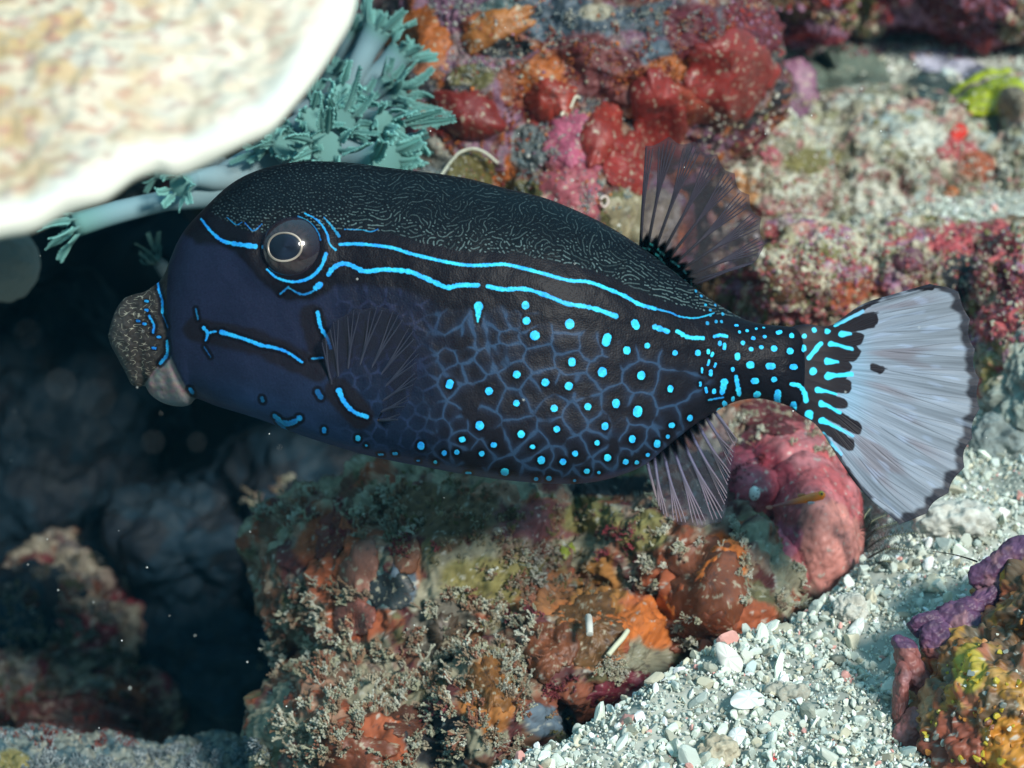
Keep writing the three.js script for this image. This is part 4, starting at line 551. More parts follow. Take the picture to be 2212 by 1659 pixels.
// ------------------------------------------------------------------ soft coral behind the fish's head
{
  const t = thing('soft_coral', 'blue green soft coral with feathery polyps on long stalks behind the boxfish head', 'soft coral', at(620, 330, 0.575));
  const stalkM = phys({ roughness: 0.75, transmission: 0.15, thickness: 0, specularIntensity: 0.4 }), tentM = phys({ roughness: 0.75, transmission: 0.25, thickness: 0, specularIntensity: 0.4 });
  const sc = (k) => (q, a) => mix3(mix3([0.22, 0.29, 0.31], [0.19, 0.33, 0.37], q), [0.13, 0.28, 0.26], sstep(0.8, 1, q)).map((v) => v * k * 1.15);
  function stalk(pts, r0, r1, crown = 1, k = 1, tip = 1) {
    const P = pts.map((p) => at(p[0], p[1], p[2])), m = mesh('stalk', tube(P, [r0 * K, (r0 * 0.65 + r1 * 0.35) * K, r1 * 0.92 * K, r1 * K * 1.15], { seg: 30, side: 14, colf: sc(k) }), stalkM, t);
    if (!crown) return m;
    const n = P.length, T = P[n - 1].clone().sub(P[n - 2]).normalize(), S = new THREE.Vector3(0.3, 0.8, 0.5).cross(T).normalize(), B = T.clone().cross(S), R = r1 * K, e = P[n - 1];
    for (let i = 0; i < 8; i++) {                                  // eight feathered arms round the mouth
      const a = i / 8 * 6.283 + rr(-0.3, 0.3), o = S.clone().multiplyScalar(Math.cos(a)).addScaledVector(B, Math.sin(a)), L = R * rr(1.6, 3.4) * crown, curl = rr(-0.4, 1.5), pts2 = [];
      for (let q = 0; q <= 5; q++) { const u = q / 5; pts2.push(e.clone().addScaledVector(o, R * 0.85 + L * (0.62 * u - 0.25 * curl * u * u)).addScaledVector(T, L * (0.9 * u - 0.3 * curl * u * u) - R * 0.4).addScaledVector(B, L * 0.25 * Math.sin(i * 2.1 + curl * 3) * u * u)); }
      const w = R * rr(0.19, 0.27), parts = [tube(pts2, [w, w * 0.95, w * 0.75, w * 0.35], { seg: 12, side: 7, flat: 0.7, colf: (q) => mix3([0.15, 0.29, 0.28], [0.14, 0.42, 0.37], q).map((v) => v * k) })], cvp = new THREE.CatmullRomCurve3(pts2);
      for (let q = 0; q < 13; q++) for (const s of [-1, 1]) {       // side branchlets with pale tips
        const u = 0.2 + 0.78 * q / 13, b = cvp.getPoint(u), tg = cvp.getTangent(u), sd = tg.clone().cross(o.clone().add(T)).normalize().multiplyScalar(s), l = R * 0.46 * (1 - 0.45 * u) * rr(0.8, 1.15);
        const e1 = b.clone().addScaledVector(sd, l * 0.6).addScaledVector(tg, l * 0.35), e2 = b.clone().addScaledVector(sd, l * 0.95).addScaledVector(tg, l * 0.75).addScaledVector(T, l * 0.25);
        parts.push(tube([b, e1, e2], [w * 0.38, w * 0.34, w * 0.36], { seg: 4, side: 5, colf: (z) => mix3([0.14, 0.31, 0.29], [0.24, 0.56, 0.51], z).map((v) => v * k) }), ball(e2, w * 0.40, [0.26 * k, 0.58 * k, 0.53 * k], { n: 0 }));
      }
      mesh('tentacle', join(parts), tentM, m);
    }
    return m;
  }
  // trunk along the forehead and the two polyps reaching out under the plate
  stalk([[760, 400, 0.575], [640, 345, 0.570], [560, 372, 0.566], [490, 398, 0.562], [420, 420, 0.560], [330, 440, 0.560], [240, 462, 0.558], [160, 486, 0.556]], 84, 27, 1.25, 1.0);
  stalk([[520, 385, 0.562], [460, 385, 0.557], [420, 385, 0.555], [388, 402, 0.550]], 34, 24, 1.1);
  stalk([[480, 360, 0.572], [420, 350, 0.575], [330, 372, 0.575]], 26, 18, 0.9, 0.6);
  stalk([[360, 590, 0.60], [345, 570, 0.598], [335, 560, 0.597]], 20, 16, 1.5, 0.35);
  // the crowd above the forehead
  stalk([[600, 340, 0.57], [660, 290, 0.566], [730, 320, 0.560], [790, 345, 0.556], [835, 358, 0.552]], 57, 46, 0.95, 1.0);
  stalk([[640, 330, 0.575], [720, 270, 0.570], [790, 270, 0.565], [850, 292, 0.560]], 39, 35, 1.2, 1.05);
  stalk([[640, 250, 0.585], [740, 205, 0.583], [770, 150, 0.583], [795, 100, 0.585], [818, 60, 0.585]], 28, 32, 1.0, 0.85);
  stalk([[640, 250, 0.59], [740, 180, 0.592], [765, 100, 0.594], [775, 40, 0.596]], 28, 28, 1.1, 0.7);
  stalk([[680, 240, 0.585], [770, 190, 0.585], [830, 150, 0.585], [870, 110, 0.585]], 28, 32, 1.0, 0.85);
  stalk([[670, 280, 0.575], [700, 230, 0.570], [725, 215, 0.565], [745, 208, 0.56]], 23, 28, 1.3, 1.2);
  stalk([[700, 290, 0.585], [780, 235, 0.58], [830, 215, 0.578], [865, 205, 0.576]], 28, 29, 1.25, 0.85);
  stalk([[640, 330, 0.57], [660, 275, 0.560], [670, 262, 0.555], [678, 258, 0.552]], 30, 26, 1.2, 1.0);
  stalk([[620, 360, 0.57], [618, 330, 0.562], [616, 318, 0.557], [615, 312, 0.553]], 30, 26, 1.2, 0.95);
  stalk([[700, 360, 0.57], [700, 330, 0.558], [702, 320, 0.552], [704, 316, 0.548]], 34, 33, 1.3, 0.95);
  stalk([[560, 350, 0.575], [572, 310, 0.568], [580, 290, 0.563], [585, 282, 0.56]], 28, 23, 1.2, 0.8);
  stalk([[700, 290, 0.575], [770, 255, 0.565], [805, 258, 0.56], [830, 262, 0.556]], 23, 23, 1.3, 0.95);
  for (const [x, y, d, r, c] of [[655, 315, 0.548, 20, 0.95], [745, 262, 0.555, 22, 0.9], [790, 215, 0.566, 20, 0.85], [840, 175, 0.574, 20, 0.8], [880, 235, 0.572, 18, 0.85], [760, 60, 0.59, 18, 0.7], [720, 150, 0.58, 18, 0.75], [560, 318, 0.557, 16, 0.8], [900, 300, 0.566, 18, 0.9], [690, 215, 0.562, 18, 0.95]])
    stalk([[660, 330, 0.58], [(660 + x) / 2, (335 + y) / 2 - 12, d + 0.006], [x * 0.8 + 132, y * 0.8 + 64, d + 0.002], [x, y, d]], 20, r * rr(0.75, 1.35), rr(1.0, 1.6), c * 0.85);
  stalk([[720, 380, 0.57], [790, 372, 0.566], [830, 385, 0.562], [860, 395, 0.56]], 46, 36, 0.9, 0.8);
}
// ------------------------------------------------------------------ growths on the rocks
const gloss = phys({ roughness: 0.58, clearcoat: 0.12, clearcoatRoughness: 0.4 });
const flat2 = (c, k = 0.35, f = 300, edge) => (P, q) => { const g = 1 + k * 2 * fbm(P.x * f, P.y * f, P.z * f, 4); let r = [c[0] * g, c[1] * g, c[2] * g]; if (edge) r = mix3(r, edge, sstep(0.88, 0.98, q)); const w = fbm(P.x * 700, P.y * 700, P.z * 700 + 4, 3); return mix3(mix3(r, [0.05, 0.03, 0.025], 0.6 * sstep(-0.16, -0.3, w)), C.beige, 0.7 * sstep(0.19, 0.30, w)); };
const bladeM = phys({ roughness: 0.5, clearcoat: 0.15, clearcoatRoughness: 0.35 });
// dark red algae blades: rounded shelves standing off the rock
const blade = (x, y, rx, ry, rot, c, label, lift = 0.0055) => { const g = crust({ x, y, rx, ry, rot, th: lift, wob: 0.16, n: 36, off: x * 0.013 + y * 0.007, rough: 0.0010, rf: 110, lobe: 0.06, k2: 0.8, col: flat2(c.map((v) => v * 0.8), 0.35, 160, [c[0] * 0.95, c[1] * 1.5, c[2] * 1.5]) }); loose('red_algae_blade', g, bladeM, label, 'red algae', 'red algae blades on the red rock'); };
blade(1575, 160, 100, 96, 0.3, C.redalga, 'large round dark red algae blade next to the mauve slab');
blade(1425, 250, 62, 105, -0.2, C.redalga, 'tall red algae blade above the dorsal fin, beside the large round one', 0.005);
blade(1365, 350, 62, 66, 0.1, C.redalga, 'squarish deep red algae blade right behind the front of the dorsal fin');
blade(1300, 290, 48, 74, 0.3, [0.30, 0.03, 0.02], 'narrow red algae blade with white worm tubes above the pink crust');
blade(1010, 250, 90, 52, 0.35, [0.22, 0.022, 0.018], 'dusky red algae blade over the thin white worm tube');
blade(1190, 215, 58, 48, 0, [0.34, 0.035, 0.018], 'bright red algae blade in the middle of the wall above the pink crust', 0.0035);
blade(1490, 225, 60, 40, 0.5, [0.30, 0.045, 0.02], 'small red orange algae blade between the round blade and the tall one', 0.003);
// pieces on the red rock
const patch = (name, label, cat, o, c, k = 0.3, f = 330, m = gloss) => loose(name, (o.x < 1000 && o.y < 200 ? (q) => q : seat)(crust({ th: 0.003, wob: 0.32, n: 28, off: o.x * 0.017 + o.y * 0.003, rough: 0.0012, rf: 200, col: flat2(c.map((v) => v * (o.y < 560 && o.x < 1660 ? 0.8 : o.y > 1040 ? 0.62 : 0.9)), k, f), ...o, th: (o.th || 0.003) * (o.x < 1660 ? 0.6 : 0.8) })), m, label, cat);
patch('orange_sponge', 'bright orange sponge lobe beside the soft coral near the top of the red rock', 'sponge', { x: 903, y: 78, rx: 72, ry: 66, th: 0.006 }, C.orange);
patch('orange_sponge', 'long orange yellow sponge ridge slanting across the top of the red rock', 'sponge', { x: 1075, y: 62, rx: 86, ry: 36, rot: -0.45, th: 0.005 }, [0.42, 0.15, 0.03]);
patch('orange_sponge', 'small pale orange sponge below the bright orange lobe', 'sponge', { x: 925, y: 140, rx: 50, ry: 34, rot: 0.3 }, [0.42, 0.16, 0.08]);
patch('orange_sponge', 'orange sponge knob on top of the middle red blade', 'sponge', { x: 1165, y: 172, rx: 46, ry: 36, th: 0.004 }, C.orange);
patch('pink_crust', 'bright pink coralline crust in the middle of the red rock', 'coralline algae', { x: 1235, y: 300, rx: 62, ry: 62, th: 0.006, rough: 0.002 }, [0.46, 0.10, 0.17]);
patch('pink_crust', 'dusky rose coralline crust right above the back of the fish', 'coralline algae', { x: 1235, y: 425, rx: 75, ry: 72, rough: 0.0022 }, [0.40, 0.09, 0.11]);
patch('pink_crust', 'thin pink crust curling beside the tips of the soft coral', 'coralline algae', { x: 872, y: 270, rx: 40, ry: 46, rough: 0.002 }, [0.44, 0.08, 0.10]);
patch('olive_sponge', 'rounded olive sponge under the arch of the white worm tube', 'sponge', { x: 1015, y: 372, rx: 56, ry: 46, th: 0.009, wob: 0.12 }, [0.13, 0.11, 0.03]);
patch('grey_sponge', 'speckled grey sponge knob between the soft coral and the olive sponge', 'sponge', { x: 930, y: 350, rx: 40, ry: 55, th: 0.007, rough: 0.002 }, [0.26, 0.26, 0.22], 0.6, 420, rockMat);
patch('beige_sponge', 'smooth beige sponge slope under the squarish red blade', 'sponge', { x: 1385, y: 470, rx: 70, ry: 80, th: 0.004, rough: 0.0006 }, [0.32, 0.27, 0.16], 0.3, 200);
// pieces round the rubble mound
patch('mauve_slab', 'flat mauve crusted slab between the large round algae blade and the grey green sponge', 'coralline algae', { x: 1712, y: 190, rx: 62, ry: 66, rot: 0.15, th: 0.006, wob: 0.18, rough: 0.0008 }, [0.28, 0.12, 0.20]);
patch('grey_green_sponge', 'smooth grey green sponge next to the mauve slab above the rubble', 'sponge', { x: 1835, y: 165, rx: 95, ry: 72, th: 0.010, wob: 0.1, rough: 0.0005 }, [0.16, 0.21, 0.17], 0.18, 160);
patch('teal_sponge', 'round dark teal sponge beside the yellow green sponge', 'sponge', { x: 2010, y: 193, rx: 56, ry: 40, th: 0.009, wob: 0.08 }, [0.035, 0.07, 0.07]);
patch('yellow_green_sponge', 'bright yellow green sponge under the maroon overhang', 'sponge', { x: 2140, y: 200, rx: 82, ry: 50, rot: -0.1, th: 0.011, wob: 0.2 }, [0.44, 0.50, 0.02], 0.35);
patch('white_fuzz', 'fuzzy lavender white growth along the lower edge of the maroon overhang', 'sponge', { x: 2045, y: 138, rx: 92, ry: 26, rot: 0.22, th: 0.006, rough: 0.002, wob: 0.3 }, [0.60, 0.60, 0.74], 0.2, 500, rockMat);
patch('tan_knob', 'tan knob set into the end of the yellow green sponge', 'sponge', { x: 2188, y: 222, rx: 34, ry: 38, th: 0.012, wob: 0.1 }, [0.22, 0.17, 0.11]);
patch('brown_sponge', 'smooth brown sponge below the dorsal fin, above the tail stalk', 'sponge', { x: 1700, y: 615, rx: 72, ry: 42, th: 0.004, rough: 0.0006 }, [0.22, 0.10, 0.05], 0.25, 200);
patch('red_sponge', 'small bright scarlet sponge spot on the pale rubble mound', 'sponge', { x: 2070, y: 286, rx: 20, ry: 20, th: 0.004, wob: 0.35, n: 12 }, [0.72, 0.03, 0.015]);
patch('pink_crust', 'rosy crust flake just behind the tip of the dorsal fin', 'coralline algae', { x: 1610, y: 320, rx: 30, ry: 20, n: 14 }, [0.44, 0.08, 0.09]);
patch('pink_crust', 'second rosy flake on the rubble, farther from the dorsal fin', 'coralline algae', { x: 1664, y: 335, rx: 24, ry: 18, n: 14 }, [0.38, 0.09, 0.12]);
patch('maroon_cup', 'round maroon cup sponge on the pink crusted rock above the tail fin', 'sponge', { x: 1962, y: 562, rx: 36, ry: 30, th: 0.007, wob: 0.08, n: 18 }, [0.16, 0.05, 0.07]);
patch('pink_crust', 'hooked red pink crust on top of the pink crusted rock', 'coralline algae', { x: 2060, y: 515, rx: 62, ry: 30, rot: -0.25, n: 20, rough: 0.002 }, [0.46, 0.07, 0.08]);
for (const [x, y, r, c, l] of [[1940, 470, 14, C.orange, 'tiny orange sponge dot on the middle of the rubble mound'], [2110, 350, 20, C.rust, 'rusty red patch near the scarlet sponge on the rubble'], [2040, 330, 22, C.rose, 'rose patch below the scarlet sponge on the rubble'], [2055, 415, 16, C.orange, 'orange speck low on the rubble by the pink crusted rock'], [1665, 497, 20, C.rose, 'rose knob close to the trailing rays of the dorsal fin']]) patch('crust_spot', l, 'sponge', { x, y, rx: r, ry: r * 0.8, n: 10, wob: 0.35 }, c);

// pink sponge, its dark red neighbour and what sits on it
{
  const body = painter((P) => mix3([0.40, 0.085, 0.09], [0.46, 0.15, 0.16], sstep(-0.1, 0.2, fbm(P.x * 130, P.y * 130, P.z * 130, 4))), [[1820, 1260, 110, [0.42, 0.27, 0.22], 75], [1790, 1200, 90, [0.50, 0.20, 0.17], 110], [1640, 1030, 80, [0.34, 0.05, 0.07], 70], [1550, 1090, 60, [0.36, 0.035, 0.07], 60], [1690, 1180, 50, [0.44, 0.11, 0.17], 60], [1590, 1000, 60, [0.38, 0.06, 0.09], 60]]);
  const t = thing('pink_sponge', 'big smooth rose pink sponge on the sand under the tail stalk and the anal fin', 'sponge', at(1720, 1320, 0.545));
  for (const [x, y, d, rx, ry, rz, n, rot] of [[1745, 1160, 0.567, 120, 180, 0.026, 80, 0.12], [1610, 1070, 0.575, 95, 95, 0.024, 60, 0], [1690, 1000, 0.585, 130, 90, 0.024, 60, 0], [1560, 1105, 0.572, 70, 50, 0.02, 44, 0.4], [1670, 1200, 0.566, 70, 100, 0.024, 50, 0]])
    mesh('sponge_lobe', seat(lump({ x, y, d, rx, ry, rz, n, rot, off: x * 0.9, amp: [0.0020, 0.0006, 0.0003, 0.0002], f: [60, 170, 420, 1000], col: body })), gloss, t);
}
patch('dark_red_sponge', 'dark blood red sponge pad between the tail stalk and the pink sponge', 'sponge', { x: 1665, y: 898, rx: 74, ry: 46, rot: 0.2, th: 0.006, wob: 0.12 }, [0.13, 0.018, 0.022], 0.25, 220);
{
  const e = (x, y, o = 0) => at(x, y, zsmooth(x, y, 14) - o), p = e(1630, 1066, 0.0024), t = thing('sea_squirt', 'tiny white spotted sea squirt on the pink sponge', 'sea squirt', p);
  mesh('body', ball(p, 14 * K * 1.1, [0.84, 0.84, 0.80], { n: 3, s: [0.85, 1.15, 0.9], jit: 0.08 }), gloss, t);
  for (const [dx, dy] of [[-3, -4], [5, 1], [-4, 6], [2, 10], [6, -8]]) mesh('spot', ball(e(1630, 1066, 0.0024).addScaledVector(Rv, dx * K * 1.1).addScaledVector(Uv, -dy * K * 1.1).addScaledVector(Fv, -11.4 * K), 1.9 * K, [0.03, 0.03, 0.03], { n: 1 }), gloss, t);
}
{ // goby resting on the pink sponge
  const P = (x, y, z = 0) => at(x, y, zsmooth(1745, 1075, 30) - 0.0062 - z * K), t = thing('goby', 'tiny orange goby with a big yellow eye resting on the pink sponge', 'fish', P(1745, 1076));
  const gm = phys({ roughness: 0.35, clearcoat: 0.5 });
  mesh('body', tube([P(1668, 1094), P(1690, 1090), P(1715, 1084), P(1740, 1078), P(1762, 1073), P(1777, 1070), P(1783, 1070)], [2.2 * K, 4.5 * K, 7 * K, 9.5 * K, 11 * K, 10.5 * K, 4 * K], { seg: 40, side: 14, colf: (q, a) => mix3(mix3([0.30, 0.07, 0.06], [0.95, 0.22, 0.008], sstep(0.2, 0.5, q)), [0.75, 0.62, 0.55], Math.cos(a * 1 + 2.2) > 0.75 && q < 0.9 ? 0.5 : 0) }), gm, t);
  mesh('tail_fin', ball(P(1662, 1096), 9 * K, [0.5, 0.2, 0.15], { n: 2, s: [1, 0.55, 0.12] }), gm, t); mesh('dorsal_fin', ball(P(1732, 1070), 11 * K, [0.55, 0.25, 0.1], { n: 2, s: [1, 0.45, 0.1] }), gm, t); mesh('pectoral_fin', ball(P(1752, 1086, 6), 9 * K, [0.6, 0.6, 0.65], { n: 2, s: [1, 0.4, 0.3] }), gm, t);
  const ey = mesh('eye', ball(P(1774, 1066, 8), 6.2 * K, [0.75, 0.55, 0.04], { n: 2 }), gm, t); mesh('pupil', ball(P(1775, 1066.5, 11.6), 3.6 * K, [0.01, 0.01, 0.01], { n: 2 }), gm, ey);
}
// sponges on the low rock
patch('rust_sponge', 'broad rust orange sponge sheet on the low rock below the anal fin', 'sponge', { x: 1530, y: 1255, rx: 95, ry: 95, th: 0.004, rough: 0.0007 }, [0.26, 0.075, 0.03], 0.4, 240);
patch('rust_sponge', 'rust brown sponge sheet hanging down to the sand below the broad one', 'sponge', { x: 1520, y: 1370, rx: 85, ry: 50, th: 0.004, rough: 0.0008 }, [0.26, 0.065, 0.025], 0.3, 200);
patch('pitted_sponge', 'pitted yellow orange sponge on the low rock with a white stub on it', 'sponge', { x: 1275, y: 1360, rx: 78, ry: 85, th: 0.006, rough: 0.0016, rf: 420 }, [0.22, 0.10, 0.03], 0.6, 380);
patch('pitted_sponge', 'upright pitted orange brown sponge lower on the rock near the gravel edge', 'sponge', { x: 1062, y: 1470, rx: 52, ry: 75, th: 0.006, rough: 0.0014, rf: 420 }, [0.32, 0.13, 0.03], 0.55, 380);
patch('pitted_sponge', 'dark spotted brown sponge beside the upright pitted one', 'sponge', { x: 965, y: 1370, rx: 48, ry: 46, th: 0.005, rough: 0.001 }, [0.10, 0.07, 0.045], 0.5, 380);
patch('pitted_sponge', 'mottled rust sponge with grey pits under the yellow orange pitted one', 'sponge', { x: 1190, y: 1400, rx: 55, ry: 70, th: 0.005, rough: 0.0014, rf: 420 }, [0.26, 0.08, 0.03], 0.5, 380);
patch('salmon_sponge', 'smooth salmon tube sponge with a dark mouth at the upper end of the low rock', 'sponge', { x: 772, y: 1250, rx: 40, ry: 100, rot: 0.25, th: 0.007, rough: 0.0005, wob: 0.12 }, [0.36, 0.15, 0.10], 0.15, 150);
patch('salmon_sponge', 'reddish lower lobe of salmon sponge below the dark hole', 'sponge', { x: 765, y: 1335, rx: 50, ry: 42, th: 0.007, rough: 0.0005, wob: 0.12 }, [0.34, 0.12, 0.09], 0.15, 150);
patch('salmon_sponge', 'upright salmon column sponge beside the green tuft on the low rock', 'sponge', { x: 878, y: 1195, rx: 30, ry: 52, th: 0.005, rough: 0.0006, wob: 0.12 }, [0.32, 0.13, 0.07], 0.2, 150);
patch('slate_sponge', 'dark slate coloured sponge filling the hole beside the salmon tube', 'sponge', { x: 845, y: 1280, rx: 52, ry: 42, th: 0.003, rough: 0.0005, wob: 0.15 }, [0.035, 0.05, 0.055], 0.2, 150);
patch('red_crust', 'wine red crust low on the rock above the white shell fragment', 'coralline algae', { x: 1360, y: 1490, rx: 80, ry: 36, rot: -0.25, th: 0.004, rough: 0.0018 }, [0.22, 0.03, 0.05], 0.4, 330);
patch('rust_sponge', 'rusty sponge at the bottom of the low rock by the frame edge', 'sponge', { x: 770, y: 1630, rx: 85, ry: 50, th: 0.005, rough: 0.0012 }, [0.26, 0.07, 0.03], 0.35, 250);
patch('rust_sponge', 'small dark rust sponge among the beige tufts at the bottom of the rock', 'sponge', { x: 880, y: 1560, rx: 48, ry: 36, th: 0.004, rough: 0.001 }, [0.16, 0.05, 0.025], 0.35, 250);
patch('rust_sponge', 'rust red sponge strip along the upper end of the low rock', 'sponge', { x: 720, y: 1150, rx: 36, ry: 60, rot: 0.3, th: 0.004, rough: 0.001 }, [0.24, 0.05, 0.035], 0.35, 250);
patch('green_tuft', 'small lime green alga on the middle of the low rock', 'alga', { x: 1225, y: 1190, rx: 16, ry: 20, n: 12, th: 0.004, wob: 0.35, rough: 0.002 }, [0.36, 0.42, 0.03]);
patch('rose_crust', 'rose red spot on the shaded boulder', 'coralline algae', { x: 158, y: 1345, rx: 36, ry: 22, n: 14, th: 0.004 }, [0.46, 0.06, 0.09]);
patch('red_alga', 'feathery dark red alga low on the shaded boulder', 'red algae', { x: 170, y: 1565, rx: 150, ry: 60, n: 30, th: 0.006, rough: 0.003, rf: 260 }, [0.11, 0.022, 0.016], 0.4, 300);
// worm tubes
const tubeM = std({ roughness: 0.6 });
const worm = (pts, r, c, label, cat = 'worm tube', name = 'worm_tube', o = 0.0016) => loose(name, tube(pts.map((p) => at(p[0], p[1], zsmooth(p[0], p[1], 12) - o - (p[2] || 0))), [r * K, r * 1.05 * K, r * K], { seg: 40, side: 9, col: c }), tubeM, label, cat);
worm([[952, 380], [975, 348], [1000, 326], [1023, 321], [1048, 330], [1075, 352]], 3.6, [0.55, 0.56, 0.44], 'thin white worm tube arching over the olive sponge', 'worm tube', 'worm_tube', 0.004);
worm([[1212, 250], [1222, 232], [1218, 205], [1228, 203]], 4.5, [0.66, 0.60, 0.46], 'short white forked worm tube on the bright red algae blade');
worm([[1232, 234], [1245, 208], [1252, 212]], 3.6, [0.60, 0.55, 0.42], 'stubby worm tube next to the forked one');
worm([[1302, 276], [1312, 262], [1316, 246], [1312, 240]], 4, [0.70, 0.52, 0.40], 'cream worm tube standing on the narrow red blade');
worm([[1291, 308], [1299, 298], [1306, 294]], 3.4, [0.66, 0.50, 0.38], 'tiny cream tube below the one on the narrow red blade');
worm([[1296, 430], [1308, 424], [1314, 436], [1305, 447], [1297, 438]], 3, [0.62, 0.50, 0.44], 'little ring shaped worm tube on the dusky rose crust');
worm([[1330, 532], [1352, 534], [1362, 540]], 3.2, [0.6, 0.52, 0.38], 'small pale worm tube lying on the beige sponge slope');
worm([[1314, 1415], [1330, 1395], [1345, 1378], [1356, 1362]], 6, [0.62, 0.63, 0.46], 'slanting pale green stick lying on the low rock', 'coral fragment', 'coral_stick', 0.003);
worm([[1271, 1332], [1273, 1350], [1274, 1370]], 8, [0.66, 0.66, 0.60], 'short white stub standing on the yellow orange pitted sponge', 'worm tube', 'white_stub', 0.006);
worm([[1560, 1000], [1572, 985], [1578, 968], [1586, 955]], 2.6, [0.45, 0.30, 0.26], 'pale forked thread on the crust below the tail stalk', 'worm tube');
// hair-thin black feeler and a dark feather star by the tail
loose('shrimp_feeler', tube([at(2010, 1190, 0.515), at(2060, 1198, 0.506), at(2090, 1206, 0.500), at(2110, 1213, 0.495)], [0.6 * K, 1.2 * K, 1.8 * K, 2.2 * K], { seg: 24, side: 6, col: [0.006, 0.006, 0.006] }), tubeM, 'hair thin black feeler reaching over the gravel from the purple crust', 'feeler');
{
  const t = thing('feather_star', 'dark feather star with white beaded arms wedged between the pink sponge and the tail fin', 'feather star', at(1890, 1230, 0.538)), fm = std({ roughness: 0.5 });
  for (const [x0, y0, x1, y1, x2, y2] of [[1872, 1150, 1885, 1125, 1915, 1112], [1870, 1165, 1900, 1140, 1950, 1125], [1872, 1185, 1915, 1160, 1985, 1150], [1876, 1205, 1920, 1185, 1975, 1190], [1880, 1225, 1915, 1212, 1945, 1222], [1870, 1140, 1868, 1115, 1880, 1098]]) {
    const pts = [at(x0, y0, 0.540), at(x1, y1, 0.532), at(x2, y2, 0.536)], cvp = new THREE.CatmullRomCurve3(pts), parts = [tube(pts, [2.6 * K, 2 * K, 1 * K], { seg: 18, side: 6, col: [0.02, 0.028, 0.022] })];
    for (let i = 1; i < 22; i++) for (const s of [-1, 1]) { const b = cvp.getPoint(i / 22), tg = cvp.getTangent(i / 22), sd = tg.clone().cross(Fv).normalize().multiplyScalar(s), e = b.clone().addScaledVector(sd, 17 * K * (1 - i / 32)).addScaledVector(tg, 9 * K).addScaledVector(Fv, -3 * K); parts.push(tube([b, b.clone().lerp(e, 0.5), e], [1.1 * K, 0.8 * K, 0.7 * K], { seg: 3, side: 4, col: [0.03, 0.04, 0.03] })); parts.push(ball(b.clone().addScaledVector(Fv, -2.4 * K), 1.5 * K, [0.6, 0.6, 0.4], { n: 0 })); }
    mesh('arm', join(parts), fm, t);
  }
}
// grains and fragments: a few angular shapes
const gravelM = new THREE.MeshStandardMaterial({ roughness: 0.75, flatShading: true });
function stone(kind, s0) {
  const g = new THREE.IcosahedronGeometry(1, kind === 2 ? 1 : 2), a = g.attributes.position, v = new THREE.Vector3();
  const cuts = Array.from({ length: 10 }, () => [new THREE.Vector3(rr(-1, 1), rr(-1, 1), rr(-1, 1)).normalize(), rr(0.42, 0.85)]);
  for (let i = 0; i < a.count; i++) { v.fromBufferAttribute(a, i); v.multiplyScalar(1 + 0.22 * noise(v.x * 2 + s0, v.y * 2, v.z * 2)); for (const [n, h] of cuts) { const d = v.dot(n); if (d > h) v.addScaledVector(n, (h - d) * 0.97); } v.multiplyScalar(1 + 0.06 * noise(v.x * 6 + s0, v.y * 6, v.z * 6)); a.setXYZ(i, v.x, v.y, v.z); }
  g.deleteAttribute('uv'); g.computeVertexNormals(); return g;
}
const stones = [stone(0, 1), stone(0, 7), stone(0, 13), stone(0, 29), stone(2, 41)];
// ------------------------------------------------------------------ sponge covered lump by the lens, lower corner
{
  const p = painter(mottle([[0.22, 0.085, 0.02], [0.40, 0.20, 0.03], C.brown, [0.10, 0.05, 0.02], C.rust], 110, 15, 0.1), [[2180, 1620, 80, [0.50, 0.20, 0.02], 60], [1975, 1500, 40, [0.45, 0.24, 0.12], 70], [2060, 1620, 70, [0.24, 0.06, 0.03], 60], [2100, 1440, 40, [0.45, 0.34, 0.04], 50]]);
  const t = thing('brown_sponge_rock', 'knobbly orange brown sponge lump rising from the gravel in the lower corner', 'sponge', at(2180, 1600, 0.475));
  for (const [x, y, d, rx, ry, rz, n] of [[2210, 1540, 0.495, 235, 215, 0.030, 110], [2080, 1600, 0.492, 120, 130, 0.022, 70], [2240, 1330, 0.500, 110, 120, 0.022, 60]])
    mesh('sponge_lobe', seat(lump({ x, y, d, rx, ry, rz, n, off: x * 0.77, amp: [0.0035, 0.0026, 0.0013, 0.0004], f: [70, 210, 480, 1000], ridge: 0.1, col: p })), gloss, t);
  const list = [];
  for (let i = 0; i < 190; i++) { const x = rr(1960, 2300), y = rr(1310, 1720), z = zsmooth(x, y, 4); if (z > 0.487) continue; const r = rr(2.5, 11) * K, v = rnd(); list.push({ p: at(x, y, z - r * 0.3), q: tumble(), s: new THREE.Vector3(r, r * rr(0.7, 1.1), r), c: v < 0.3 ? [0.50, 0.38, 0.03] : v < 0.55 ? [0.42, 0.17, 0.03] : v < 0.72 ? [0.72, 0.72, 0.62] : v < 0.86 ? [0.20, 0.22, 0.20] : [0.22, 0.08, 0.04] }); }
  for (let k = 0; k < 2; k++) scatter('nodules', stones[k], phys({ vertexColors: false, roughness: 0.4, clearcoat: 0.4, clearcoatRoughness: 0.25 }), list.filter((o, i) => i % 2 === k), t);
}
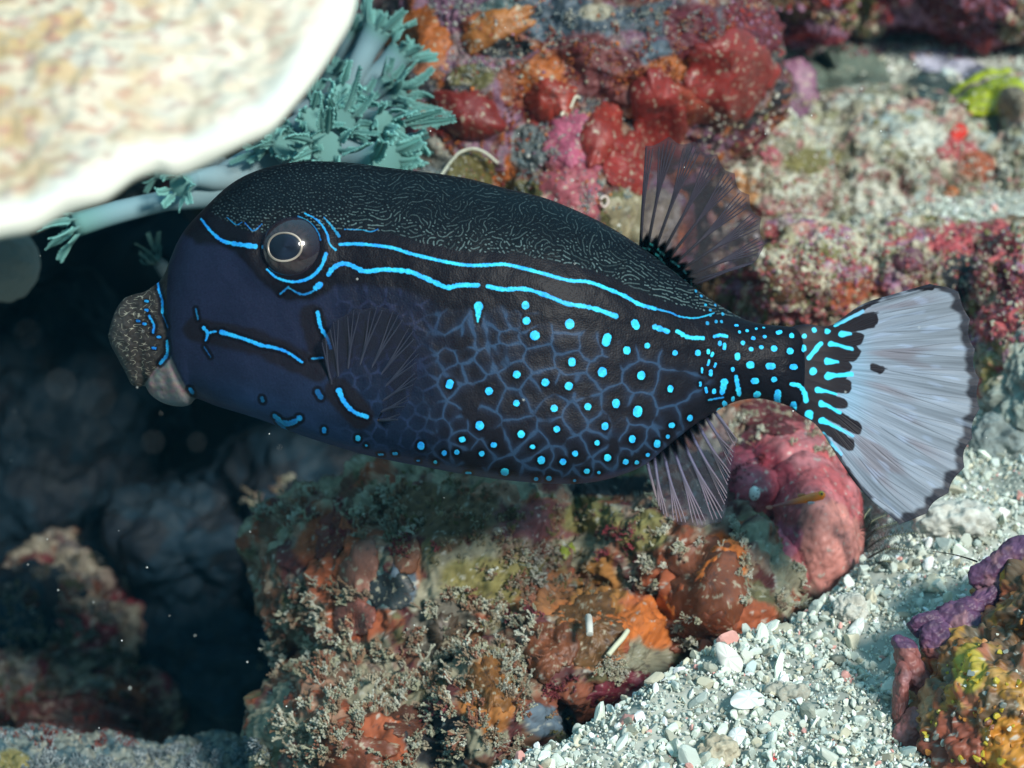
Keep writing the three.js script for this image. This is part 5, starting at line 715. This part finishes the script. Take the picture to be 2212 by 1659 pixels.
{ // purple crust creeping over its edge
  const t = thing('purple_crust', 'wavy purple crust bordering the orange brown sponge lump along the gravel', 'coralline algae', at(2080, 1300, 0.49));
  const lobes = [[2195, 1205, 62, 26, -0.35], [2150, 1232, 55, 24, -0.5], [2185, 1270, 42, 34, 0.4], [2120, 1300, 60, 20, -0.6], [2065, 1330, 58, 22, -0.25], [2005, 1352, 44, 24, 0.1], [2035, 1385, 46, 30, 0.5], [2090, 1355, 40, 24, 0.2], [1968, 1440, 20, 50, -0.5], [1945, 1500, 20, 44, 0.1], [1975, 1580, 40, 40, 0.2], [2000, 1640, 50, 50, 0], [1960, 1420, 24, 30, -0.3]];
  lobes.forEach(([x, y, rx, ry, rot], i) => mesh('crust_lobe', seat(lump({ x, y, d: 0.500 - 0.012 * sstep(1200, 1640, y), rx: rx * 1.1, ry: ry * 1.5, rz: 0.0028, rot: -rot, n: 40, off: i * 3.7, amp: [0.0012, 0.0007, 0.0004, 0.0002], f: [70, 200, 480, 1100], col: (P, N, r) => { const s = seen(P), g = 1 + 0.9 * fbm(P.x * 400, P.y * 400, P.z * 400, 3), c = s[1] > 1400 ? [0.24, 0.08, 0.07] : [0.105, 0.042, 0.095]; const w = fbm(P.x * 220, P.y * 220, P.z * 220 + 3, 3); const k = mix3(c, [0.28, 0.13, 0.14], sstep(0.05, 0.25, w) * 0.7); return [k[0] * g, k[1] * g, k[2] * g]; } })), gloss, t));
}
const shellG = (() => { const g = new THREE.SphereGeometry(1, 20, 10, 0, 6.283, 0, 1.25); const a = g.attributes.position; for (let i = 0; i < a.count; i++) { const x = a.getX(i), y = a.getY(i), z = a.getZ(i); a.setXYZ(i, x * (1 + 0.25 * z), (y - 0.5) * 0.9, z * 1.1); } g.deleteAttribute('uv'); g.computeVertexNormals(); return g; })();
const gravelCol = () => { const v = rnd(), g = rr(0.72, 1.15); const c = v < 0.42 ? [0.44, 0.48, 0.44] : v < 0.64 ? [0.34, 0.39, 0.37] : v < 0.78 ? [0.36, 0.35, 0.28] : v < 0.88 ? [0.70, 0.73, 0.69] : v < 0.965 ? [0.20, 0.21, 0.18] : v < 0.985 ? [0.50, 0.26, 0.24] : [0.30, 0.38, 0.40]; return [c[0] * g * 1.62, c[1] * g * 1.58, c[2] * g * 1.50].map((k) => Math.min(0.86, k)); };
const gN = (x, z) => new THREE.Vector3(ground(x - 0.002, z) - ground(x + 0.002, z), 0.004, ground(x, z - 0.002) - ground(x, z + 0.002)).normalize();
const gravel = stones.map(() => []);
for (let i = 0; i < 120000; i++) {
  const x = rr(-0.03, 0.19), z = 0.075 - 0.36 * Math.pow(rnd(), 1.35), y = ground(x, z); if (x < -0.02 && z < 0.05 && rnd() < 0.6) continue;
  const r = 0.00021 * Math.pow(1 - rnd() * 0.9925, -0.46) * (1 + 0.5 * noise(x * 70, 2, z * 70)), k = Math.floor(rnd() * 5);
  gravel[k].push({ p: new THREE.Vector3(x, y + r * rr(-0.25, 0.55) + 0.0006, z), q: tumble(), s: new THREE.Vector3(r * rr(0.8, 1.8), r * rr(0.35, 0.95), r * rr(0.7, 1.1)), c: gravelCol() });
}
const gravelThing = tag(thing('gravel', 'pale coral gravel strewn over the sand beside the low rock', 'gravel', new THREE.Vector3(0.06, ground(0.06, 0.03), 0.03)), null, null, null, 'stuff');
gravel.forEach((l, k) => scatter('grains', stones[k], gravelM, l, gravelThing));
// larger fragments, each a thing
const onGround = (px, py) => { let lo = 0.3, hi = 1.2; const p = new THREE.Vector3(); for (let i = 0; i < 40; i++) { const m = (lo + hi) / 2; at(px, py, m, p); p.y > ground(p.x, p.z) ? lo = m : hi = m; } return at(px, py, lo, p); };
const fragM = std({ roughness: 0.8 });
function fragGeo(r, s, k, c) { const g = stones[k % 4].clone(), a = g.attributes.position, v = new THREE.Vector3(), q = tumble(), col = new Float32Array(a.count * 3), off = rnd() * 50; for (let i = 0; i < a.count; i++) { v.fromBufferAttribute(a, i); v.multiplyScalar(1 + 0.22 * noise(v.x * 3 + off, v.y * 3, v.z * 3) + 0.10 * noise(v.x * 8 + off, v.y * 8, v.z * 8)).multiply(s).multiplyScalar(r).applyQuaternion(q); a.setXYZ(i, v.x, v.y, v.z); const n = 0.85 + 0.5 * noise(v.x * 1500 + off, v.y * 1500, v.z * 1500) + 0.4 * noise(v.x * 3500, v.y * 3500, v.z * 3500); col.set(c.map((x) => x * n), i * 3); } g.setAttribute('color', new THREE.BufferAttribute(col, 3)); return weld(g); }
const plainFrag = [];
for (let i = 0; i < 110; i++) { const px = rr(1150, 2180), py = rr(1180, 1690); if (py < 1390 + (1560 - px) * 0.42 && px < 1720) continue; if (px > 1900 && py > 1330) continue; plainFrag.push([px, py, rr(9, 24)]); }
for (const [px, py] of [[1880, 1300], [1840, 1390], [1760, 1380], [1650, 1500], [1980, 1190], [2060, 1140], [2150, 1120], [2020, 1260], [1950, 1230], [1910, 1210], [2170, 1000], [2140, 900]]) plainFrag.push([px, py, rr(16, 30)]);
for (const [px, py, r] of plainFrag) { const p = onGround(px, py), R = r * K * 0.95; p.y += R * 0.25; const m = new THREE.Mesh(fragGeo(R, new THREE.Vector3(rr(0.9, 1.5), rr(0.5, 0.9), rr(0.7, 1.1)), Math.floor(rnd() * 4), gravelCol()), fragM); m.name = numbered('coral_fragment'); m.position.copy(p); m.castShadow = m.receiveShadow = true; scene.add(m); tag(m, 'pale coral fragment lying among the gravel of the sand floor', 'coral fragment', 'coral fragments on the sand floor'); }
const special = (name, px, py, r, s, c, label, cat, q, lift = 0.5, geo) => { const p = onGround(px, py); p.y += r * K * lift; if (!geo && r > 20) { const w = seen(p), g0 = lump({ x: w[0], y: w[1], d: w[2], rx: r * s[0], ry: r * s[1], rz: r * s[2] * K, n: 44, off: px * 0.31, amp: [r * K * 0.5, r * K * 0.22, 0.0005, 0.0003], f: [0.9 / (r * K), 2.2 / (r * K), 420, 1000], ridge: 0.25, col: (P) => { const n = 0.85 + 0.7 * fbm(P.x * 300, P.y * 300, P.z * 300, 4) + 0.5 * fbm(P.x * 900, P.y * 900, P.z * 900, 2); return c.map((v) => v * n); } }); loose(name, g0, fragM, label, cat); return; }
  const g = geo ? geo.clone() : fragGeo(1, new THREE.Vector3(1, 1, 1), 1, c); if (geo) { const a = g.attributes.position, col = new Float32Array(a.count * 3); for (let i = 0; i < a.count; i++) { const n = 0.9 + 0.25 * Math.sin(Math.atan2(a.getX(i), a.getZ(i)) * 14); col.set(c.map((x) => x * n), i * 3); } g.setAttribute('color', new THREE.BufferAttribute(col, 3)); } g.scale(s[0] * r * K, s[1] * r * K, s[2] * r * K); g.applyQuaternion(q); g.translate(p.x, p.y, p.z); loose(name, g, fragM, label, cat); };
const eul = (x, y, z) => new THREE.Quaternion().setFromEuler(new THREE.Euler(x, y, z));
special('shell_fragment', 1572, 1445, 38, [0.62, 0.45, 1.05], [0.85, 0.84, 0.76], 'bright white ridged shell fragment where the low rock meets the gravel', 'shell', eul(0.9, 0.6, 0.2), 0.7, shellG);
special('shell_fragment', 1615, 1530, 38, [1.15, 0.35, 0.6], [0.78, 0.82, 0.78], 'white scoop shaped shell on the gravel below the ridged shell', 'shell', eul(0.6, 0.3, -0.25), 0.6, shellG);
special('shell_fragment', 1590, 1605, 24, [1.0, 0.5, 0.7], [0.80, 0.84, 0.82], 'smooth white oval shell near the bottom edge of the gravel', 'shell', eul(0.5, 1.0, 0.4), 0.7, shellG);
special('shell_fragment', 1850, 1370, 26, [0.6, 0.45, 1.1], [0.74, 0.78, 0.74], 'pointed white shell chip on the gravel under the pink sponge', 'shell', eul(0.8, -0.5, 0.1), 0.6, shellG);
special('rock_chunk', 1245, 1510, 34, [1.1, 0.8, 0.8], [0.46, 0.46, 0.34], 'rounded grey green rubble chunk at the foot of the low rock', 'coral fragment', eul(0.3, 0.2, 0.1), 0.45);
special('rock_chunk', 1545, 1635, 40, [1.2, 0.8, 0.8], [0.50, 0.44, 0.32], 'tan rubble chunk at the bottom edge beside the smooth oval shell', 'coral fragment', eul(0.1, 0.5, 0.3), 0.35);
special('rock_chunk', 2060, 1150, 62, [1.3, 0.8, 0.8], [0.56, 0.55, 0.49], 'large pale pitted coral boulder behind the black feeler', 'coral fragment', eul(0.1, 0.3, -0.2), 0.35);
special('rock_chunk', 2165, 960, 70, [1, 0.9, 0.8], [0.22, 0.26, 0.25], 'dim grey green rubble boulder beside the edge of the tail fin', 'coral fragment', eul(0.3, 0.1, 0.4), 0.1);
special('rock_chunk', 1700, 1510, 36, [1.3, 0.6, 0.8], [0.46, 0.44, 0.36], 'long grey rubble chunk in the middle of the gravel', 'coral fragment', eul(0.2, -0.4, 0.1), 0.4);
special('rock_chunk', 1840, 1330, 34, [1.1, 0.9, 0.9], [0.58, 0.57, 0.50], 'rounded pale rubble nodule right below the pink sponge', 'coral fragment', eul(0.2, 0.8, 0.1), 0.5);
special('rock_chunk', 460, 1600, 60, [1.2, 0.6, 0.8], [0.58, 0.60, 0.55], 'white rubble chunk between the blue grey rock and the low rock', 'coral fragment', eul(0.4, 0.4, 0.2), 0.2);
special('red_chip', 2212 - 545, 1650, 12, [1, 0.7, 0.7], [0.6, 0.05, 0.05], 'small red chip in the gravel at the bottom edge', 'coral fragment', eul(0, 0.4, 0), 0.8);
// ------------------------------------------------------------------ turf, knobs and drifting specks
function twig(s0, br, len) {
  const parts = [], go = (b, d, l, r, lev) => { const e = b.clone().addScaledVector(d, l), m = b.clone().lerp(e, 0.5).add(new THREE.Vector3(rr(-1, 1), rr(-1, 1), rr(-1, 1)).multiplyScalar(l * 0.16)); parts.push(tube([b, m, e], [r, r * 0.85, r * 0.75], { seg: 3, side: 4, col: [1, 1, 1] })); if (lev > 0) for (let i = 0; i < br; i++) go(e.clone().lerp(b, rr(0, 0.4)), d.clone().add(new THREE.Vector3(rr(-1, 1), rr(-0.5, 0.8), rr(-1, 1)).multiplyScalar(0.9)).normalize(), l * rr(0.5, 0.8), r * 0.8, lev - 1); else parts.push(ball(e, r * 1.5, [1, 1, 1], { n: 0 })); };
  for (let i = 0; i < 3; i++) go(new THREE.Vector3(rr(-0.2, 0.2), -0.1, rr(-0.2, 0.2)), new THREE.Vector3(rr(-0.7, 0.7), 1, rr(-0.7, 0.7)).normalize(), len, 0.075, 1); const g = join(parts); g.computeVertexNormals(); return g;
}
const twigs = [twig(1, 3, 0.5), twig(2, 2, 0.65), twig(3, 3, 0.42)], turfM = std({ roughness: 0.95 });
function turf(parent, name, spots, n, size, cols, dens = 1) {        // tufts on the rock round the given spots
  const L = [[], [], []]; let tot = 0; spots.forEach((s) => tot += s[2] * (s[3] || s[2]));
  for (const [x, y, r, r2] of spots) { const m = Math.round(n * r * (r2 || r) / tot); for (let i = 0; i < m; i++) { const a = rnd() * 6.283, q = Math.sqrt(rnd()), px = x + Math.cos(a) * q * r, py = y + Math.sin(a) * q * (r2 || r); if (fbm(px / 42, py / 42, 3, 3) < 0.09 - 0.12 * (1 - q) + (1 - dens) * 0.2) continue; const z = zat(px, py); if (z > 0.9) continue; const N = normalAt(px, py, 10), s = size * rr(0.5, 1.25) * K * 10, c = cols[Math.floor(rnd() * cols.length)], g = rr(0.7, 1.25); L[i % 3].push({ p: at(px, py, z), q: spin(N.addScaledVector(Uv, 0.25).normalize()), s: new THREE.Vector3(s, s * rr(0.8, 1.3), s), c: c.map((k) => k * g) }); } }
  L.forEach((l, k) => l.length && scatter(name, twigs[k], turfM, l, parent));
}
const BG = [[0.40, 0.40, 0.29], [0.46, 0.46, 0.36], [0.32, 0.32, 0.22], [0.36, 0.31, 0.22], [0.52, 0.52, 0.43], [0.26, 0.19, 0.13]], DK = [[0.16, 0.10, 0.06], [0.12, 0.10, 0.05], [0.20, 0.15, 0.09]], RD = [[0.20, 0.03, 0.04], [0.26, 0.06, 0.07], [0.14, 0.03, 0.04]];
turf(lowRock, 'beige_turf', [[560, 1085, 50, 40], [640, 1100, 60, 70], [700, 1320, 110, 60], [660, 1420, 110, 90], [760, 1480, 130, 90], [900, 1440, 110, 80], [690, 1560, 100, 80], [960, 1560, 90, 90], [1000, 1400, 50, 120], [1120, 1420, 50, 130], [1080, 1600, 80, 60], [1150, 1240, 90, 60], [830, 1110, 100, 60], [1040, 1310, 130, 40], [640, 1640, 90, 40], [880, 1640, 80, 40]], 3600, 2.9, [...BG, [0.28, 0.17, 0.10], [0.24, 0.10, 0.06]].map((c) => c.map((v) => v * 0.85)));
turf(lowRock, 'brown_turf', [[1000, 1130, 260, 90], [1150, 1200, 160, 110], [900, 1060, 160, 60], [1330, 1120, 120, 60], [1240, 1250, 90, 40], [1060, 1360, 90, 60], [1180, 1560, 70, 50]], 2000, 1.5, [...DK, C.olive, [0.30, 0.24, 0.14], [0.24, 0.12, 0.07], [0.34, 0.31, 0.22]]);
turf(lowRock, 'pale_turf', [[1440, 1200, 50, 30], [1490, 1380, 34, 60], [1500, 1180, 60, 22], [1400, 1240, 30, 50], [1420, 1100, 40, 60], [1590, 1160, 24, 60], [1720, 1230, 20, 40], [1610, 930, 40, 40], [1760, 950, 50, 50], [1710, 1300, 40, 30], [1310, 1440, 40, 40], [1600, 1250, 22, 60]], 1500, 1.9, [...BG, C.sand]);
turf(lowRock, 'red_turf', [[900, 1180, 60, 40], [730, 1120, 50, 40], [1120, 1330, 50, 40], [1200, 1470, 60, 40], [940, 1530, 60, 40], [1340, 1180, 60, 50], [1600, 1000, 60, 50]], 800, 1.5, RD);
turf(dimRock, 'grey_turf', [[60, 1300, 120, 90], [180, 1300, 120, 110], [120, 1440, 160, 90], [240, 1430, 90, 90], [40, 1500, 90, 70]], 2600, 2.1, [[0.20, 0.21, 0.20], [0.15, 0.14, 0.13], [0.30, 0.31, 0.29], [0.13, 0.10, 0.06], [0.10, 0.12, 0.06]]);
turf(dimRock, 'red_turf', [[160, 1560, 180, 70], [300, 1490, 60, 40], [120, 1300, 90, 30]], 1500, 2.2, [[0.12, 0.025, 0.018], [0.16, 0.04, 0.03], [0.09, 0.02, 0.02]]);
turf(stripRock, 'grey_turf', [[100, 1620, 200, 60], [350, 1640, 150, 40], [480, 1630, 120, 40]], 2400, 1.5, [[0.17, 0.22, 0.24], [0.12, 0.15, 0.17], [0.30, 0.34, 0.35]]);
const knobs = (name, spots, n, size, cols, parent) => { const L = stones.map(() => []); let tot = 0; spots.forEach((s) => tot += s[2] * s[3]); for (const [x, y, r, r2] of spots) for (let i = 0; i < n * r * r2 / tot; i++) { const px = x + rr(-r, r), py = y + rr(-r2, r2), z = zat(px, py); if (z > 0.95) continue; const s = size * K * Math.pow(1 - rnd() * 0.97, -0.35), c = cols[Math.floor(rnd() * cols.length)], g = rr(0.65, 1.2); L[i % 5].push({ p: at(px, py, z + s * rr(-0.3, 0.5)), q: tumble(), s: new THREE.Vector3(s * rr(0.8, 1.3), s * rr(0.6, 1.1), s), c: c.map((k) => k * g) }); } L.forEach((l, k) => l.length && scatter(name, stones[k], gravelM, l, parent)); };
const find = (n) => scene.children.find((o) => o.name === n);
knobs('knobs', [[1850, 330, 330, 130], [1700, 480, 200, 110], [2050, 420, 170, 110]], 1500, 4.2, [C.beige, C.sand, [0.48, 0.47, 0.38], [0.40, 0.38, 0.28], C.beige, C.sand, [0.44, 0.44, 0.38], [0.34, 0.30, 0.20], C.olive, [0.52, 0.51, 0.45], [0.42, 0.12, 0.12], [0.36, 0.22, 0.18]], find('rubble_mound'));
knobs('knobs', [[1980, 620, 250, 120], [1700, 620, 150, 100], [2160, 620, 60, 130]], 1500, 4.0, [C.rose, C.mauve, [0.30, 0.06, 0.07], [0.26, 0.09, 0.11], C.beige, [0.46, 0.43, 0.32], C.olive, [0.20, 0.12, 0.10], [0.40, 0.10, 0.10]], find('pink_crusted_rock'));
knobs('knobs', [[1300, 200, 400, 210], [1150, 420, 220, 110], [1040, 80, 160, 90]], 1300, 2.6, [C.beige, [0.5, 0.5, 0.46], C.teal, C.rust, C.orange, [0.16, 0.02, 0.02], C.mauve, C.grey], find('red_reef_rock'));
turf(find('red_reef_rock'), 'pale_turf', [[1170, 320, 60, 50], [1120, 420, 50, 60], [1300, 420, 60, 40], [1100, 130, 120, 22], [1030, 160, 60, 16], [1270, 240, 90, 30], [1400, 60, 200, 50], [1200, 60, 80, 40], [1000, 20, 80, 26], [1240, 480, 60, 60], [1400, 560, 50, 40]], 1500, 1.3, [[0.34, 0.36, 0.32], [0.24, 0.28, 0.28], [0.42, 0.40, 0.32], [0.16, 0.22, 0.24]]);
turf(find('red_reef_rock'), 'red_turf', [[1380, 130, 160, 90], [1200, 120, 120, 60], [1090, 250, 90, 80], [1500, 60, 80, 60], [960, 300, 50, 50]], 1300, 1.4, [[0.24, 0.03, 0.025], [0.34, 0.07, 0.03], [0.16, 0.02, 0.025], [0.40, 0.13, 0.03]]);
knobs('knobs', [[1900, 60, 330, 60], [2130, 60, 90, 70]], 1400, 4.5, [C.maroon, C.redalga, [0.09, 0.015, 0.025], C.mauve, [0.24, 0.05, 0.05]], find('maroon_overhang_rock'));
turf(find('maroon_overhang_rock'), 'beige_turf', [[1860, 30, 40, 30], [1875, 72, 40, 20], [1790, 40, 40, 20], [2190, 70, 30, 40], [2190, 10, 30, 20]], 420, 2.0, [C.beige, C.olive, C.sand, [0.5, 0.25, 0.15]]);
turf(find('rubble_mound'), 'beige_turf', [[1900, 400, 280, 90], [1650, 420, 150, 150], [2100, 380, 110, 60]], 1400, 1.2, [C.beige, C.sand, C.olive, [0.40, 0.16, 0.14]]);
turf(find('pink_crusted_rock'), 'mixed_turf', [[1980, 560, 230, 80], [1700, 600, 150, 80], [2160, 620, 60, 120]], 1700, 1.3, [...RD, C.beige, C.sand, C.olive, C.mauve]);
{ // specks adrift in the water, those near the lens far out of focus
  const L = []; for (let i = 0; i < 46; i++) L.push({ p: at(rr(0, 1000), rr(500, 1600), rr(0.40, 0.7)), q: tumble(), s: new THREE.Vector3(1, 1, 1).multiplyScalar(rr(0.00007, 0.00017)), c: [0.8, 0.8, 0.75] });
  for (let i = 0; i < 30; i++) L.push({ p: at(rr(900, 2212), rr(0, 1200), rr(0.42, 0.56)), q: tumble(), s: new THREE.Vector3(1, 1, 1).multiplyScalar(rr(0.00007, 0.00014)), c: [0.85, 0.85, 0.8] });
  for (const [x, y, d, r] of [[130, 830, 0.19, 3.0], [210, 860, 0.17, 2.6], [330, 955, 0.22, 2.2], [30, 925, 0.22, 1.8], [210, 930, 0.2, 1.8], [60, 720, 0.2, 1.6], [425, 955, 0.24, 2.0], [90, 1020, 0.16, 2.0]]) L.push({ p: at(x, y, d), q: tumble(), s: new THREE.Vector3(1, 1, 1).multiplyScalar(r * 0.00006), c: [0.4, 0.4, 0.4] });
  const im = scatter('drifting_specks', new THREE.IcosahedronGeometry(1, 1), new THREE.MeshStandardMaterial({ roughness: 0.8 }), L, null); tag(im, 'pale specks of sediment adrift in the water round the fish', 'sediment', null, 'stuff');
}
renderer.render(scene, camera);
